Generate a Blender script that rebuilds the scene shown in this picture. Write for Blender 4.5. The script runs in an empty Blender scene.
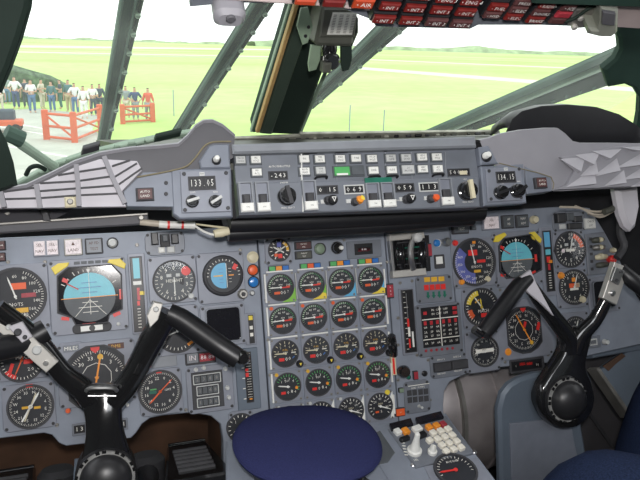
import bpy, math, random
from mathutils import Vector, Matrix
random.seed(7)
R = math.radians
SC = bpy.context.scene
COL = SC.collection

# ---------------------------------------------------------------- camera
YAW, PITCH, ROLL, FPX = 0.3217, 0.2906, 0.0301, 650.0
_f = Vector((math.sin(YAW)*math.cos(PITCH), math.cos(YAW)*math.cos(PITCH), -math.sin(PITCH)))
_r0 = Vector((math.cos(YAW), -math.sin(YAW), 0)); _u0 = _r0.cross(_f)
RI = _r0*math.cos(ROLL)+_u0*math.sin(ROLL); UP = -_r0*math.sin(ROLL)+_u0*math.cos(ROLL); FW = _f
cd = bpy.data.cameras.new('camera'); cam = bpy.data.objects.new('camera', cd); COL.objects.link(cam)
cd.sensor_width = 36; cd.lens = FPX/640*36; cd.clip_start = 0.02; cd.clip_end = 6000
cam.matrix_world = Matrix(((RI.x, UP.x, -FW.x, 0), (RI.y, UP.y, -FW.y, 0), (RI.z, UP.z, -FW.z, 0), (0, 0, 0, 1)))
SC.camera = cam

# ---------------------------------------------------------------- light, exposure
SC.view_settings.view_transform = 'Standard'; SC.view_settings.look = 'None'
SC.view_settings.gamma = 1; SC.view_settings.exposure = 0.0; SC.view_settings.use_curve_mapping = False
world = bpy.data.worlds.new('overcast_sky'); SC.world = world; world.use_nodes = True
nt = world.node_tree; nt.nodes.clear()
wo = nt.nodes.new('ShaderNodeOutputWorld'); bg = nt.nodes.new('ShaderNodeBackground')
tc = nt.nodes.new('ShaderNodeTexCoord'); ns = nt.nodes.new('ShaderNodeTexNoise'); cr = nt.nodes.new('ShaderNodeValToRGB')
ns.inputs['Scale'].default_value = 2.5; ns.inputs['Detail'].default_value = 4
cr.color_ramp.elements[0].color = (.93, .95, 1, 1); cr.color_ramp.elements[1].color = (1, 1, 1, 1)
nt.links.new(tc.outputs['Generated'], ns.inputs['Vector']); nt.links.new(ns.outputs['Fac'], cr.inputs['Fac'])
nt.links.new(cr.outputs['Color'], bg.inputs['Color']); bg.inputs['Strength'].default_value = 2.0
nt.links.new(bg.outputs[0], wo.inputs[0])
def area(name, loc, target, size, power, col=(1, 1, 1)):
    l = bpy.data.lights.new(name, 'AREA'); l.size = size; l.energy = power; l.color = col
    o = bpy.data.objects.new(name, l); COL.objects.link(o); o.location = loc
    d = Vector(target)-Vector(loc); o.rotation_euler = d.to_track_quat('-Z', 'Y').to_euler(); return o
area('camera_flash', (0.0, -0.02, 0.075), (0.35, 1.1, -0.36), 0.04, 7.4, (1, .97, .95))
area('rear_fill_light', (0.3, -0.35, 0.36), (0.35, 0.7, -0.6), 0.5, 6.0, (.93, .96, 1))  # soft unseen fill added behind the camera to brighten the interior

# ---------------------------------------------------------------- frames: a plane in the cockpit, seen through the camera
def ray(px, py): return RI*((px-320)/FPX) - UP*((py-240)/FPX) + FW
class Fr:
    def __init__(s, O, t, yaw=0):
        s.O = Vector(O); t = R(t)
        s.U = Vector((1, 0, 0)); s.V = Vector((0, math.sin(t), math.cos(t)))
        if yaw:
            q = Matrix.Rotation(R(yaw), 3, 'Z'); s.U = q@s.U; s.V = q@s.V
        s.N = s.U.cross(s.V)
    def L(s, px, py, w=0):
        d = ray(px, py); O = s.O+s.N*w
        p = d*((O.dot(s.N))/(d.dot(s.N)))-s.O
        return p.dot(s.U), p.dot(s.V)
    def box(s, x0, y0, x1, y1, w=0):
        cx, cy = (x0+x1)/2, (y0+y1)/2
        c = s.L(cx, cy, w); a = s.L(x0, cy, w); b = s.L(x1, cy, w); e = s.L(cx, y0, w); g = s.L(cx, y1, w)
        return c[0], c[1], b[0]-a[0], e[1]-g[1]
    def P(s, u, v, w=0): return s.O+s.U*u+s.V*v+s.N*w
    def W(s, px, py, w=0): return s.P(*s.L(px, py, w), w)
    def poly(s, pts, w=0): return [s.L(x, y, w) for x, y in pts]
    def eul(s):
        return Matrix(((s.U.x, s.V.x, s.N.x), (s.U.y, s.V.y, s.N.y), (s.U.z, s.V.z, s.N.z))).to_euler()
MP = Fr((0, 1.2, 0), 18.95)            # main instrument panel
FC = Fr((.37, .905, -.2), 24)          # face of the glareshield unit
OH = Fr((.5, .72, .028), -50)          # overhead panel
WS = Fr((.37, 1.42, -.19), -48)        # windscreen
PD = Fr((.35, .9, -.64), 80)           # pedestal top
YK = Fr((0, .88, -.62), 14)            # control yokes
GR = Fr((0, 0, -3.3), 90)              # airfield
WORLD = Fr((0, 0, 0), 90)

# ---------------------------------------------------------------- materials
M = {}
def mat(name, col, rough=.5, metal=0, var=.08, scale=60, bump=0, emit=0, coat=0, spec=.5):
    m = bpy.data.materials.new(name); m.use_nodes = True; n = m.node_tree; b = n.nodes['Principled BSDF']
    col = tuple(col)+(1,) if len(col) == 3 else col
    b.inputs['Roughness'].default_value = rough; b.inputs['Metallic'].default_value = metal
    b.inputs['Specular IOR Level'].default_value = spec
    if coat: b.inputs['Coat Weight'].default_value = coat; b.inputs['Coat Roughness'].default_value = .08
    t = n.nodes.new('ShaderNodeTexCoord'); no = n.nodes.new('ShaderNodeTexNoise'); no.inputs['Scale'].default_value = scale
    no.inputs['Detail'].default_value = 3; n.links.new(t.outputs['Object'], no.inputs['Vector'])
    r = n.nodes.new('ShaderNodeValToRGB'); r.color_ramp.elements[0].position = .3; r.color_ramp.elements[1].position = .7
    r.color_ramp.elements[0].color = tuple(c*(1-var) for c in col[:3])+(1,); r.color_ramp.elements[1].color = tuple(min(1, c*(1+var)) for c in col[:3])+(1,)
    n.links.new(no.outputs['Fac'], r.inputs['Fac']); n.links.new(r.outputs['Color'], b.inputs['Base Color'])
    if bump:
        bp = n.nodes.new('ShaderNodeBump'); bp.inputs['Strength'].default_value = bump; bp.inputs['Distance'].default_value = .001
        n.links.new(no.outputs['Fac'], bp.inputs['Height']); n.links.new(bp.outputs[0], b.inputs['Normal'])
    if emit:
        b.inputs['Emission Color'].default_value = col; b.inputs['Emission Strength'].default_value = emit
    M[name] = m; return m
mat('panel', (.245, .272, .325), .5, .1, .07, 30)
mat('panel_b', (.2, .22, .265), .45, .1, .06, 40)
mat('bezel', (.235, .25, .295), .45, .1, .06, 40)
mat('unit', (.175, .19, .22), .45, .1, .06, 40)
mat('unit_light', (.24, .255, .28), .5, .05, .06, 40)
mat('moulded', (.095, .094, .104), .6, 0, .06, 25, .1)
mat('moulded_light', (.55, .53, .57), .6, 0, .05, 25, .1)
mat('facet', (.4, .39, .42), .6, 0, .05, 25, .1)
mat('soft_grey', (.27, .265, .29), .55, 0, .05, 20, .1)
mat('black', (.012, .012, .014), .4, 0, .1)
mat('dial', (.02, .022, .028), .5, 0, .1)
mat('dial_grey', (.09, .1, .11), .5, 0, .1)
mat('gloss_black', (.012, .012, .013), .16, 0, .1, 20, 0, 0, .6)
mat('screen', (.012, .012, .016), .12, 0, .1)
mat('dark_grey', (.045, .045, .05), .6, 0, .15)
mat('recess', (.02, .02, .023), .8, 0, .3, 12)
mat('white', (.8, .8, .76), .5, 0, .03)
mat('cream', (.66, .6, .42), .5, 0, .04)
mat('pinkish', (.85, .76, .78), .5, 0, .15, 300)
mat('key', (.82, .78, .68), .45, 0, .04)
mat('pale', (.55, .56, .55), .5, 0, .05)
mat('print', (.85, .83, .76), .6, 0, .02)
mat('red', (.75, .035, .03), .4, 0, .05)
mat('redlit', (.5, .03, .04), .4, 0, .2, 200)
mat('caption_red', (.15, .012, .01), .4, 0, .2, 100)
mat('caption_bright', (.42, .05, .015), .4, 0, .1, 100)
mat('crimson', (.36, .035, .05), .4, 0, .15, 200)
mat('redorange', (.8, .12, .03), .4, 0, .05)
mat('orange', (.85, .3, .03), .4, 0, .05)
mat('amber', (.75, .42, .04), .4, 0, .1)
mat('yellow', (.8, .62, .06), .45, 0, .05)
mat('green', (.09, .42, .12), .45, 0, .05)
mat('lime', (.22, .5, .06), .45, 0, .05)
mat('dkgreen', (.01, .14, .09), .45, 0, .1)
mat('blue', (.03, .16, .5), .4, 0, .05)
mat('skyblue', (.12, .42, .66), .4, 0, .05)
mat('cyan', (.14, .52, .62), .4, 0, .04)
mat('lens_blue', (.03, .2, .55), .2, 0, .1, 30, 0, 0, .5)
mat('asiblue', (.12, .14, .42), .5, 0, .1)
mat('brown', (.1, .035, .02), .5, 0, .2)
mat('brownlamp', (.09, .035, .035), .4, 0, .2, 300)
mat('steel', (.5, .5, .5), .3, .9, .1, 30)
mat('steel_dull', (.3, .29, .27), .5, .7, .2, 20)
mat('silver', (.62, .6, .56), .4, .5, .08, 20)
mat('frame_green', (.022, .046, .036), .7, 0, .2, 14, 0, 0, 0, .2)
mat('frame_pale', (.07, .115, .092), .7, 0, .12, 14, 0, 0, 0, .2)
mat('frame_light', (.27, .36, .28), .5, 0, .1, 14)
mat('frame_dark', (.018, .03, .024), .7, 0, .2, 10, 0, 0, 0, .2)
mat('seam', (.2, .17, .10), .6, 0, .1)
mat('post_mid', (.055, .08, .062), .5, .1, .1, 10)
mat('satin_black', (.02, .02, .022), .38, 0, .1, 10)
mat('tan', (.48, .3, .12), .6, 0, .1)
mat('olive', (.07, .072, .058), .5, 0, .1)
mat('compass_green', (.2, .27, .19), .5, 0, .08)
mat('paper', (.7, .69, .64), .7, 0, .05)
mat('pinkgrey', (.4, .33, .32), .6, 0, .12, 25)
mat('bracket', (.24, .25, .21), .5, 0, .1)
mat('navy', (.027, .031, .095), .95, 0, .14, 500, .5, 0, 0, .1)
mat('denim', (.016, .025, .058), .9, 0, .35, 400, .5, 0, 0, .1)
mat('drum', (.34, .31, .31), .45, .4, .25, 12)
mat('floor_grey', (.06, .057, .062), .6, 0, .15, 12)
mat('pedal_brown', (.09, .045, .025), .6, 0, .5, 8)
mat('fairing', (.125, .155, .195), .5, .1, .08, 12)
mat('wall_green', (.10, .12, .115), .7, 0, .1, 8)
mat('wire', (.5, .44, .36), .6, 0, .1)
mat('hub_ring', (.32, .32, .31), .45, .3, .25, 60)
mat('skin', (.55, .33, .24), .6, 0, .05)
mat('hair', (.05, .035, .025), .8, 0, .2)
for n_, c_ in (('cl_white', (.8, .8, .82)), ('cl_jeans', (.13, .22, .36)), ('cl_dark', (.08, .1, .13)), ('cl_navy', (.07, .1, .2)),
               ('cl_khaki', (.5, .42, .26)), ('cl_teal', (.1, .2, .2)), ('cl_red', (.65, .14, .09)), ('cl_grey', (.3, .34, .36)), ('cl_beige', (.6, .55, .45))):
    mat(n_, c_, .9, 0, .08, 4)
mat('rail_red', (.62, .13, .06), .6, 0, .1, 3)
mat('bare_metal', (.42, .42, .36), .5, .3, .3, 40)
mat('hedge', (.09, .14, .08), .9, 0, .6, 3)
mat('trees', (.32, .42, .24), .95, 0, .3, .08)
mat('asphalt', (.46, .48, .42), .9, 0, .1, 1.2)
mat('concrete', (.66, .72, .52), .9, 0, .05, .1)
mat('whiteline', (.8, .8, .75), .9, 0, .05, 1)
# grass: two scales of patchiness
def grass():
    m = bpy.data.materials.new('grass'); m.use_nodes = True; n = m.node_tree; b = n.nodes['Principled BSDF']; b.inputs['Roughness'].default_value = 1
    b.inputs['Specular IOR Level'].default_value = .05
    t = n.nodes.new('ShaderNodeTexCoord'); mp = n.nodes.new('ShaderNodeMapping'); mp.inputs['Scale'].default_value = (.006, .02, 1)
    a = n.nodes.new('ShaderNodeTexNoise'); a.inputs['Scale'].default_value = 1; a.inputs['Detail'].default_value = 6
    r = n.nodes.new('ShaderNodeValToRGB'); e = r.color_ramp.elements; e[0].position = .35; e[0].color = (.40, .60, .17, 1); e[1].position = .66; e[1].color = (.55, .69, .32, 1)
    c = n.nodes.new('ShaderNodeTexNoise'); c.inputs['Scale'].default_value = .6; c.inputs['Detail'].default_value = 5
    mx = n.nodes.new('ShaderNodeMix'); mx.data_type = 'RGBA'; mx.blend_type = 'OVERLAY'; mx.inputs[0].default_value = .25
    n.links.new(t.outputs['Object'], mp.inputs[0]); n.links.new(mp.outputs[0], a.inputs['Vector']); n.links.new(a.outputs['Fac'], r.inputs['Fac'])
    n.links.new(t.outputs['Object'], c.inputs['Vector']); n.links.new(r.outputs['Color'], mx.inputs[6]); n.links.new(c.outputs['Fac'], mx.inputs[7])
    n.links.new(mx.outputs[2], b.inputs['Base Color']); M['grass'] = m
grass()
def glass(name, refl, rough=.02, tint=(1, 1, 1)):
    m = bpy.data.materials.new(name); m.use_nodes = True; n = m.node_tree; n.nodes.clear()
    o = n.nodes.new('ShaderNodeOutputMaterial'); t = n.nodes.new('ShaderNodeBsdfTransparent'); g = n.nodes.new('ShaderNodeBsdfGlossy'); x = n.nodes.new('ShaderNodeMixShader')
    t.inputs[0].default_value = tint+(1,); g.inputs['Roughness'].default_value = rough; x.inputs[0].default_value = refl
    n.links.new(t.outputs[0], x.inputs[1]); n.links.new(g.outputs[0], x.inputs[2]); n.links.new(x.outputs[0], o.inputs[0]); M[name] = m
glass('window_glass', .035, .02, (.97, 1, .97)); glass('dial_glass', .02, .05)
def glare_veil(name, k):       # milky window glare put into the glass as a translucent veil
    m = M[name]; n = m.node_tree; o = n.nodes['Material Output']; x = o.inputs[0].links[0].from_node
    t = n.nodes.new('ShaderNodeBsdfTranslucent'); t.inputs[0].default_value = (.9, .95, .9, 1); y = n.nodes.new('ShaderNodeMixShader')
    no = n.nodes.new('ShaderNodeTexNoise'); no.inputs['Scale'].default_value = 6; tc_ = n.nodes.new('ShaderNodeTexCoord'); mu = n.nodes.new('ShaderNodeMath'); mu.operation = 'MULTIPLY'; mu.inputs[1].default_value = 2*k
    n.links.new(tc_.outputs['Object'], no.inputs['Vector']); n.links.new(no.outputs['Fac'], mu.inputs[0]); n.links.new(mu.outputs[0], y.inputs[0])
    n.links.new(x.outputs[0], y.inputs[1]); n.links.new(t.outputs[0], y.inputs[2]); n.links.new(y.outputs[0], o.inputs[0])
glare_veil('window_glass', .03)

# ---------------------------------------------------------------- mesh building
_T = {}
def text_geo(s):
    if s not in _T:
        c = bpy.data.curves.new('t', 'FONT'); c.body = s; c.align_x = 'CENTER'; c.align_y = 'CENTER'; c.resolution_u = 1; c.size = 1
        o = bpy.data.objects.new('t', c); COL.objects.link(o); dg = bpy.context.evaluated_depsgraph_get(); dg.update()
        me = bpy.data.meshes.new_from_object(o.evaluated_get(dg))
        _T[s] = ([tuple(v.co) for v in me.vertices], [tuple(p.vertices) for p in me.polygons])
        bpy.data.objects.remove(o); bpy.data.curves.remove(c); bpy.data.meshes.remove(me)
    return _T[s]
def rpoly(cx, cy, sx, sy, r=0, rot=0, seg=4):
    r = min(r, sx/2*.99, sy/2*.99); pts = []
    if r <= 0: pts = [(-sx/2, -sy/2), (sx/2, -sy/2), (sx/2, sy/2), (-sx/2, sy/2)]
    else:
        for (qx, qy, a0) in ((sx/2-r, -sy/2+r, -90), (sx/2-r, sy/2-r, 0), (-sx/2+r, sy/2-r, 90), (-sx/2+r, -sy/2+r, 180)):
            for k in range(seg+1):
                a = R(a0+90*k/seg); pts.append((qx+r*math.cos(a), qy+r*math.sin(a)))
    c, s = math.cos(R(rot)), math.sin(R(rot))
    return [(cx+x*c-y*s, cy+x*s+y*c) for x, y in pts]
def chaikin(p, n=2):
    for _ in range(n): p = [q for a, b in zip(p, p[1:]+p[:1]) for q in ((a[0]*.75+b[0]*.25, a[1]*.75+b[1]*.25), (a[0]*.25+b[0]*.75, a[1]*.25+b[1]*.75))]
    return p
def circ(cx, cy, r, seg=24, ry=None): return [(cx+r*math.cos(2*math.pi*k/seg), cy+(ry or r)*math.sin(2*math.pi*k/seg)) for k in range(seg)]
class MB:
    def __init__(s): s.v = []; s.f = []; s.mi = []; s.mats = []
    def m(s, name):
        if name not in s.mats: s.mats.append(name)
        return s.mats.index(name)
    def add(s, vs, fs, mt):
        b = len(s.v); s.v += [tuple(v) for v in vs]; k = s.m(mt)
        for f in fs: s.f.append(tuple(b+i for i in f)); s.mi.append(k)
        return s
    def prism(s, pts, w0, w1, mt, ch=0, top=None):
        a = sum(p[0]*q[1]-q[0]*p[1] for p, q in zip(pts, pts[1:]+pts[:1]))
        if a < 0: pts = pts[::-1]
        n = len(pts); vs = [(x, y, w0) for x, y in pts]; fs = [tuple(range(n-1, -1, -1))]
        if ch:
            ins = []
            for i in range(n):
                p0, p1, p2 = Vector(pts[i-1]), Vector(pts[i]), Vector(pts[(i+1) % n])
                d1 = (p1-p0).normalized() if (p1-p0).length > 1e-9 else Vector((1, 0)); d2 = (p2-p1).normalized() if (p2-p1).length > 1e-9 else d1
                n1 = Vector((-d1.y, d1.x)); n2 = Vector((-d2.y, d2.x)); b = n1+n2
                b = b/max(.35, b.dot(n1)) if b.length > 1e-6 else n1
                ins.append(p1+b*ch)
            vs += [(x, y, w1-ch) for x, y in pts]+[(p.x, p.y, w1) for p in ins]
            for L_ in (0, 1):
                for i in range(n): j = (i+1) % n; fs.append((L_*n+i, L_*n+j, (L_+1)*n+j, (L_+1)*n+i))
            fs.append(tuple(range(2*n, 3*n)))
        else:
            vs += [(x, y, w1) for x, y in pts]
            for i in range(n): j = (i+1) % n; fs.append((i, j, n+j, n+i))
            fs.append(tuple(range(n, 2*n)))
        s.add(vs, fs if not top else fs[:-1], mt)
        if top: s.add([vs[i] for i in fs[-1]], [tuple(range(n))], top)
        return s
    def rect(s, cx, cy, sx, sy, w0, w1, mt, ch=0, r=0, rot=0, top=None): return s.prism(rpoly(cx, cy, sx, sy, r, rot), w0, w1, mt, ch, top)
    def disc(s, cx, cy, r, w0, w1, mt, ch=0, seg=24, ry=None, top=None): return s.prism(circ(cx, cy, r, seg, ry), w0, w1, mt, ch, top)
    def flat(s, pts, w, mt):
        a = sum(p[0]*q[1]-q[0]*p[1] for p, q in zip(pts, pts[1:]+pts[:1]))
        if a < 0: pts = pts[::-1]
        return s.add([(x, y, w) for x, y in pts], [tuple(range(len(pts)))], mt)
    def ring(s, out, inn, w0, w1, mt, wi=None):      # same point count; wi: depth of the inner lip
        n = len(out); wi = w0 if wi is None else wi
        vs = [(x, y, w0) for x, y in out]+[(x, y, w1) for x, y in out]+[(x, y, w1) for x, y in inn]+[(x, y, wi) for x, y in inn]
        fs = []
        for i in range(n):
            j = (i+1) % n
            for k in range(3): fs.append((k*n+i, k*n+j, (k+1)*n+j, (k+1)*n+i))
            if wi == w0: fs.append((3*n+i, 3*n+j, j, i))
        return s.add(vs, fs, mt)
    def text(s, t, cx, cy, size, w, mt, rot=0, sx=1):
        vs, fs = text_geo(t); c, n = math.cos(R(rot)), math.sin(R(rot))
        return s.add([(cx+(x*sx*c-y*n)*size, cy+(x*sx*n+y*c)*size, w) for x, y, _ in vs], fs, mt)
    def bar(s, x0, y0, x1, y1, wd, w, mt, th=None):
        d = Vector((x1-x0, y1-y0)); n = Vector((-d.y, d.x)).normalized()*wd/2
        pts = [(x0-n.x, y0-n.y), (x1-n.x, y1-n.y), (x1+n.x, y1+n.y), (x0+n.x, y0+n.y)]
        return s.flat(pts, w, mt) if th is None else s.prism(pts, w-th, w, mt)
    def arc(s, cx, cy, r0, r1, a0, a1, w, mt, seg=10):   # clock angles, degrees from the top
        o = []; i_ = []
        for k in range(seg+1):
            a = R(90-(a0+(a1-a0)*k/seg)); o.append((cx+r1*math.cos(a), cy+r1*math.sin(a))); i_.append((cx+r0*math.cos(a), cy+r0*math.sin(a)))
        return s.flat(o+i_[::-1], w, mt)
    def tube(s, pts, rad, mt, seg=10, smooth=0, caps=True, flat=1.0):
        P = [Vector(p) for p in pts]; rs = list(rad) if isinstance(rad, (list, tuple)) else [rad]*len(P)
        if smooth:
            Q = []; q = []
            for i in range(len(P)-1):
                p0, p1, p2, p3 = P[max(0, i-1)], P[i], P[i+1], P[min(len(P)-1, i+2)]
                for k in range(smooth):
                    t = k/smooth
                    Q.append(.5*((2*p1)+(p2-p0)*t+(2*p0-5*p1+4*p2-p3)*t*t+(3*p1-p0-3*p2+p3)*t**3)); q.append(rs[i]+(rs[i+1]-rs[i])*t)
            Q.append(P[-1]); q.append(rs[-1]); P, rs = Q, q
        vs = []; prev = None
        for i, p in enumerate(P):
            d = (P[min(i+1, len(P)-1)]-P[max(i-1, 0)]).normalized()
            if prev is None: a = d.orthogonal().normalized() if abs(d.z) > .99 else d.cross(Vector((0, 0, 1))).normalized()
            else: a = (prev-d*prev.dot(d)).normalized()
            prev = a; b = d.cross(a)
            for k in range(seg):
                t = 2*math.pi*k/seg; vs.append(p+a*math.cos(t)*rs[i]+b*math.sin(t)*rs[i]*flat)
        fs = []
        for i in range(len(P)-1):
            for k in range(seg): l = (k+1) % seg; fs.append((i*seg+k, i*seg+l, (i+1)*seg+l, (i+1)*seg+k))
        if caps: fs.append(tuple(range(seg-1, -1, -1))); fs.append(tuple((len(P)-1)*seg+k for k in range(seg)))
        return s.add(vs, fs, mt)
    def lathe(s, cx, cy, prof, mt, seg=24):               # prof: (radius, w) from base up
        vs = []; fs = []
        for r, w in prof:
            for k in range(seg): a = 2*math.pi*k/seg; vs.append((cx+r*math.cos(a), cy+r*math.sin(a), w))
        for i in range(len(prof)-1):
            for k in range(seg): l = (k+1) % seg; fs.append((i*seg+k, i*seg+l, (i+1)*seg+l, (i+1)*seg+k))
        fs.append(tuple(range(seg-1, -1, -1))); fs.append(tuple((len(prof)-1)*seg+k for k in range(seg)))
        return s.add(vs, fs, mt)
    def loft(s, rows, mt, close=False):
        n = len(rows[0]); vs = [p for r_ in rows for p in r_]; fs = []
        for i in range(len(rows)-1):
            for k in range(n if close else n-1): l = (k+1) % n; fs.append((i*n+k, i*n+l, (i+1)*n+l, (i+1)*n+k))
        return s.add(vs, fs, mt)
    def slab(s, pts, off, mt):                           # 3D polygon thickened by the vector off
        n = len(pts); off = Vector(off); vs = [Vector(p) for p in pts]; vs += [v+off for v in vs]
        fs = [tuple(range(n)), tuple(range(2*n-1, n-1, -1))]+[(i, n+i, n+(i+1) % n, (i+1) % n) for i in range(n)]
        return s.add(vs, fs, mt)
    def build(s, name, parent=None, smooth=True, ang=35):
        me = bpy.data.meshes.new(name); me.from_pydata(s.v, [], s.f)
        for m_ in s.mats: me.materials.append(M[m_])
        for p, k in zip(me.polygons, s.mi): p.material_index = k; p.use_smooth = smooth
        me.update()
        if smooth: me.set_sharp_from_angle(angle=R(ang))
        o = bpy.data.objects.new(name, me); COL.objects.link(o)
        if parent: o.parent = parent
        return o
def recalc(o):
    import bmesh
    b = bmesh.new(); b.from_mesh(o.data); bmesh.ops.recalc_face_normals(b, faces=b.faces); b.to_mesh(o.data); b.free(); return o
def tag(o, label=None, cat=None, group=None, kind=None):
    if label: o['label'] = label
    if cat: o['category'] = cat
    if group: o['group'] = group
    if kind: o['kind'] = kind
    return o
def place(o, fr, u, v, w=0): o.location = fr.P(u, v, w); o.rotation_euler = fr.eul(); return o
def thing(name, fr, u, v, label, cat, group=None, w=0):
    o = bpy.data.objects.new(name, None); COL.objects.link(o); o.empty_display_size = .01
    place(o, fr, u, v, w); return tag(o, label, cat, group)
def struct(o): return tag(o, kind='structure')
def whole(mb, name, fr, u, v, label, cat, group=None, w=0):
    return tag(place(mb.build(name), fr, u, v, w), label, cat, group)

_SM = {}
def screw_at(parent, x, y, r, w0, w1, mt='dark_grey', nm='screw'):
    k = (round(r, 4), w0, w1, mt)
    if k not in _SM:
        o = MB().disc(0, 0, r, w0, w1, mt, r*.2, 10); o.rect(0, 0, r*1.5, r*.25, w1-.0002, w1+.0002, 'black'); o = o.build(nm, parent); _SM[k] = o.data
    else: o = bpy.data.objects.new(nm, _SM[k]); COL.objects.link(o); o.parent = parent
    o.location = (x, y, 0); return o

# ================================================================ THE AIRFIELD OUTSIDE
def ground_poly(name, pts, z0, z1, mt):
    return struct(place(MB().prism([GR.L(x, y) for x, y in pts], z0, z1, mt).build(name, smooth=False), GR, 0, 0))
o = MB().prism([(-1500, 4), (2600, 4), (2600, 3000), (-1500, 3000)], -.5, 0, 'grass').build('ground_grass'); struct(place(o, GR, 0, 0))
ground_poly('apron_path', [(-60, 113), (40, 109), (100, 116), (92, 130), (112, 142), (150, 200), (-60, 260)], 0, .02, 'asphalt')
m = MB()
for a, b, c in (((-20, 118), (46, 130), .12), ((-20, 124), (46, 135.5), .12), ((-20, 142), (90, 162), .15)):
    p = GR.L(*a); q = GR.L(*b); m.bar(p[0], p[1], q[0], q[1], c, .034, 'whiteline', .012)
struct(place(m.build('trim_1'), GR, 0, 0))
def strip(name, u0, v0, u1, v1, wd, mt='concrete'):
    m = MB(); m.bar(u0, v0, u1, v1, wd, .05, mt, .05); return struct(place(m.build(name), GR, 0, 0))
def gl(px, py): return GR.L(px, py)
a = gl(-40, 51); b = gl(330, 58); strip('runway_1', *a, *b, 9)
a = gl(-40, 45.5); b = gl(300, 50); strip('runway_2', *a, *b, 38)
a = gl(330, 66); b = gl(660, 92); strip('runway_3', *a, *b, 7)
a = gl(340, 58.5); b = gl(660, 72); strip('runway_4', *a, *b, 9)
a = gl(60, 54.5); b = gl(270, 58.5); strip('runway_5', *a, *b, 3, 'asphalt')
# wooded skyline far behind the field
def treeline(name, label, x0, y0, x1, y1, h, dep):
    rows = []; n = 90; random.seed(len(name)+int(x0))
    for i in range(n+1):
        x = x0+(x1-x0)*i/n; y = y0+(y1-y0)*i/n; hh = h*(.65+.35*math.sin(i*.5)*math.sin(i*.17+1))+random.uniform(-.12, .12)*h
        rows.append([(x, y, 0), (x, y+dep*.1, hh*.8), (x, y+dep*.5, hh), (x, y+dep*.9, hh*.8), (x, y+dep, 0)])
    return tag(place(MB().loft(rows, 'trees').build(name), GR, 0, 0), label, 'trees', None, 'stuff')
treeline('distant_woodland', 'hazy line of trees along the skyline beyond the right-hand windscreen', 200, 900, 1500, 620, 9, 60)
treeline('distant_trees', 'low hazy trees on the skyline seen past the dark left window frame', -260, 1300, 260, 1200, 5, 60)
# the dark green hedge behind the visitors
rows = []
hp = [(-12, 66, 112), (8, 64, 110), (28, 70, 110), (50, 76, 109), (66, 84, 108), (84, 92, 108), (97, 100, 108)]
for i, (x, yt, yb) in enumerate(hp):
    u, v = gl(x, yb); v += 4.2; d = ray(x, yt); h = d.z/d.y*v+3.3
    uu = d.x/d.y*v
    h = max(.25, h)
    rows.append([(uu, v, 0), (uu, v+.1, h*.85), (uu, v+.5, h), (uu, v+1.0, h*.9), (uu, v+1.3, 0)])
o = MB().loft(rows, 'hedge').build('clipped_hedge'); tag(place(o, GR, 0, 0), 'dark green hedge curving behind the group of visitors on the apron', 'hedge', None, 'stuff')

# visitors -------------------------------------------------------
def skin_mesh(name, verts, edges, radii, mt, sub=1, root=0):
    me = bpy.data.meshes.new(name); me.from_pydata(verts, edges, []); o = bpy.data.objects.new(name, me); COL.objects.link(o)
    md = o.modifiers.new('s', 'SKIN'); md.use_smooth_shade = True
    for i, r in enumerate(radii):
        sv = me.skin_vertices[0].data[i]; sv.radius = (r, r) if not isinstance(r, tuple) else r; sv.use_root = (i == root)
    sb = o.modifiers.new('u', 'SUBSURF'); sb.levels = sub; sb.render_levels = sub
    dg = bpy.context.evaluated_depsgraph_get(); dg.update()
    m2 = bpy.data.meshes.new_from_object(o.evaluated_get(dg)); bpy.data.objects.remove(o); bpy.data.meshes.remove(me)
    m2.name = name; m2.materials.clear(); m2.materials.append(M[mt])
    for p in m2.polygons: p.use_smooth = True
    return m2
def body_pts(pose):
    a = {'stand': (.30, .0, .95, .30, .02, .72), 'akimbo': (.38, .0, 1.12, .2, .12, 1.02), 'reach': (.30, .12, 1.15, .26, .42, 1.25), 'crossed': (.28, .05, 1.1, .02, .2, 1.12)}[pose]
    v = [(0, 0, .95), (0, 0, 1.15), (0, -.01, 1.38), (0, 0, 1.5), (0, .02, 1.6), (0, .02, 1.7)]
    e = [(0, 1), (1, 2), (2, 3), (3, 4), (4, 5)]; r = [.13, .12, .14, .055, .085, .075]
    for s in (-1, 1):
        b = len(v)
        v += [(s*.17, 0, 1.42), (s*a[0], -a[1]*.5, a[2]+.0), (s*a[3], a[4], a[5]), (s*(a[3]-.005), a[4]+.05, a[5]-.1)]
        e += [(2, b), (b, b+1), (b+1, b+2), (b+2, b+3)]; r += [.065, .045, .033, .035]
        b = len(v); v += [(s*.095, 0, .88), (s*.11, .02, .48), (s*.12, -.02, .09), (s*.13, .12, .04)]
        e += [(0, b), (b, b+1), (b+1, b+2), (b+2, b+3)]; r += [.095, .062, .042, .04]
    return v, e, r
_pm = {}
def person_meshes(pose):
    if pose in _pm: return _pm[pose]
    v, e, r = body_pts(pose); body = skin_mesh('body', v, e, r, 'skin')
    keep = [0, 1, 2]; sv = [(v[0][0], v[0][1], .9), v[1], v[2], (0, 0, 1.46)]; se = [(0, 1), (1, 2), (2, 3)]; sr = [.145, .14, .165, .07]
    for s in (0, 1):
        b = 6+8*s; c = len(sv); el = Vector(v[b]).lerp(Vector(v[b+1]), .85)
        sv += [v[b], tuple(el)]; se += [(2, c), (c, c+1)]; sr += [.085, .06]
    shirt = skin_mesh('shirt', sv, se, sr, 'cl_white')
    tv = [(0, 0, .95)]; te = []; tr = [.15]
    for s in (0, 1):
        b = 10+8*s; c = len(tv); tv += [v[b], v[b+1], (v[b+2][0], v[b+2][1], .1)]; te += [(0, c), (c, c+1), (c+1, c+2)]; tr += [.115, .082, .07]
    trs = skin_mesh('trousers', tv, te, tr, 'cl_jeans')
    hair = skin_mesh('hair', [(0, -.02, 1.66), (0, -.015, 1.73)], [(0, 1)], [.092, .085], 'hair')
    _pm[pose] = (body, shirt, trs, hair); return _pm[pose]
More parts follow.
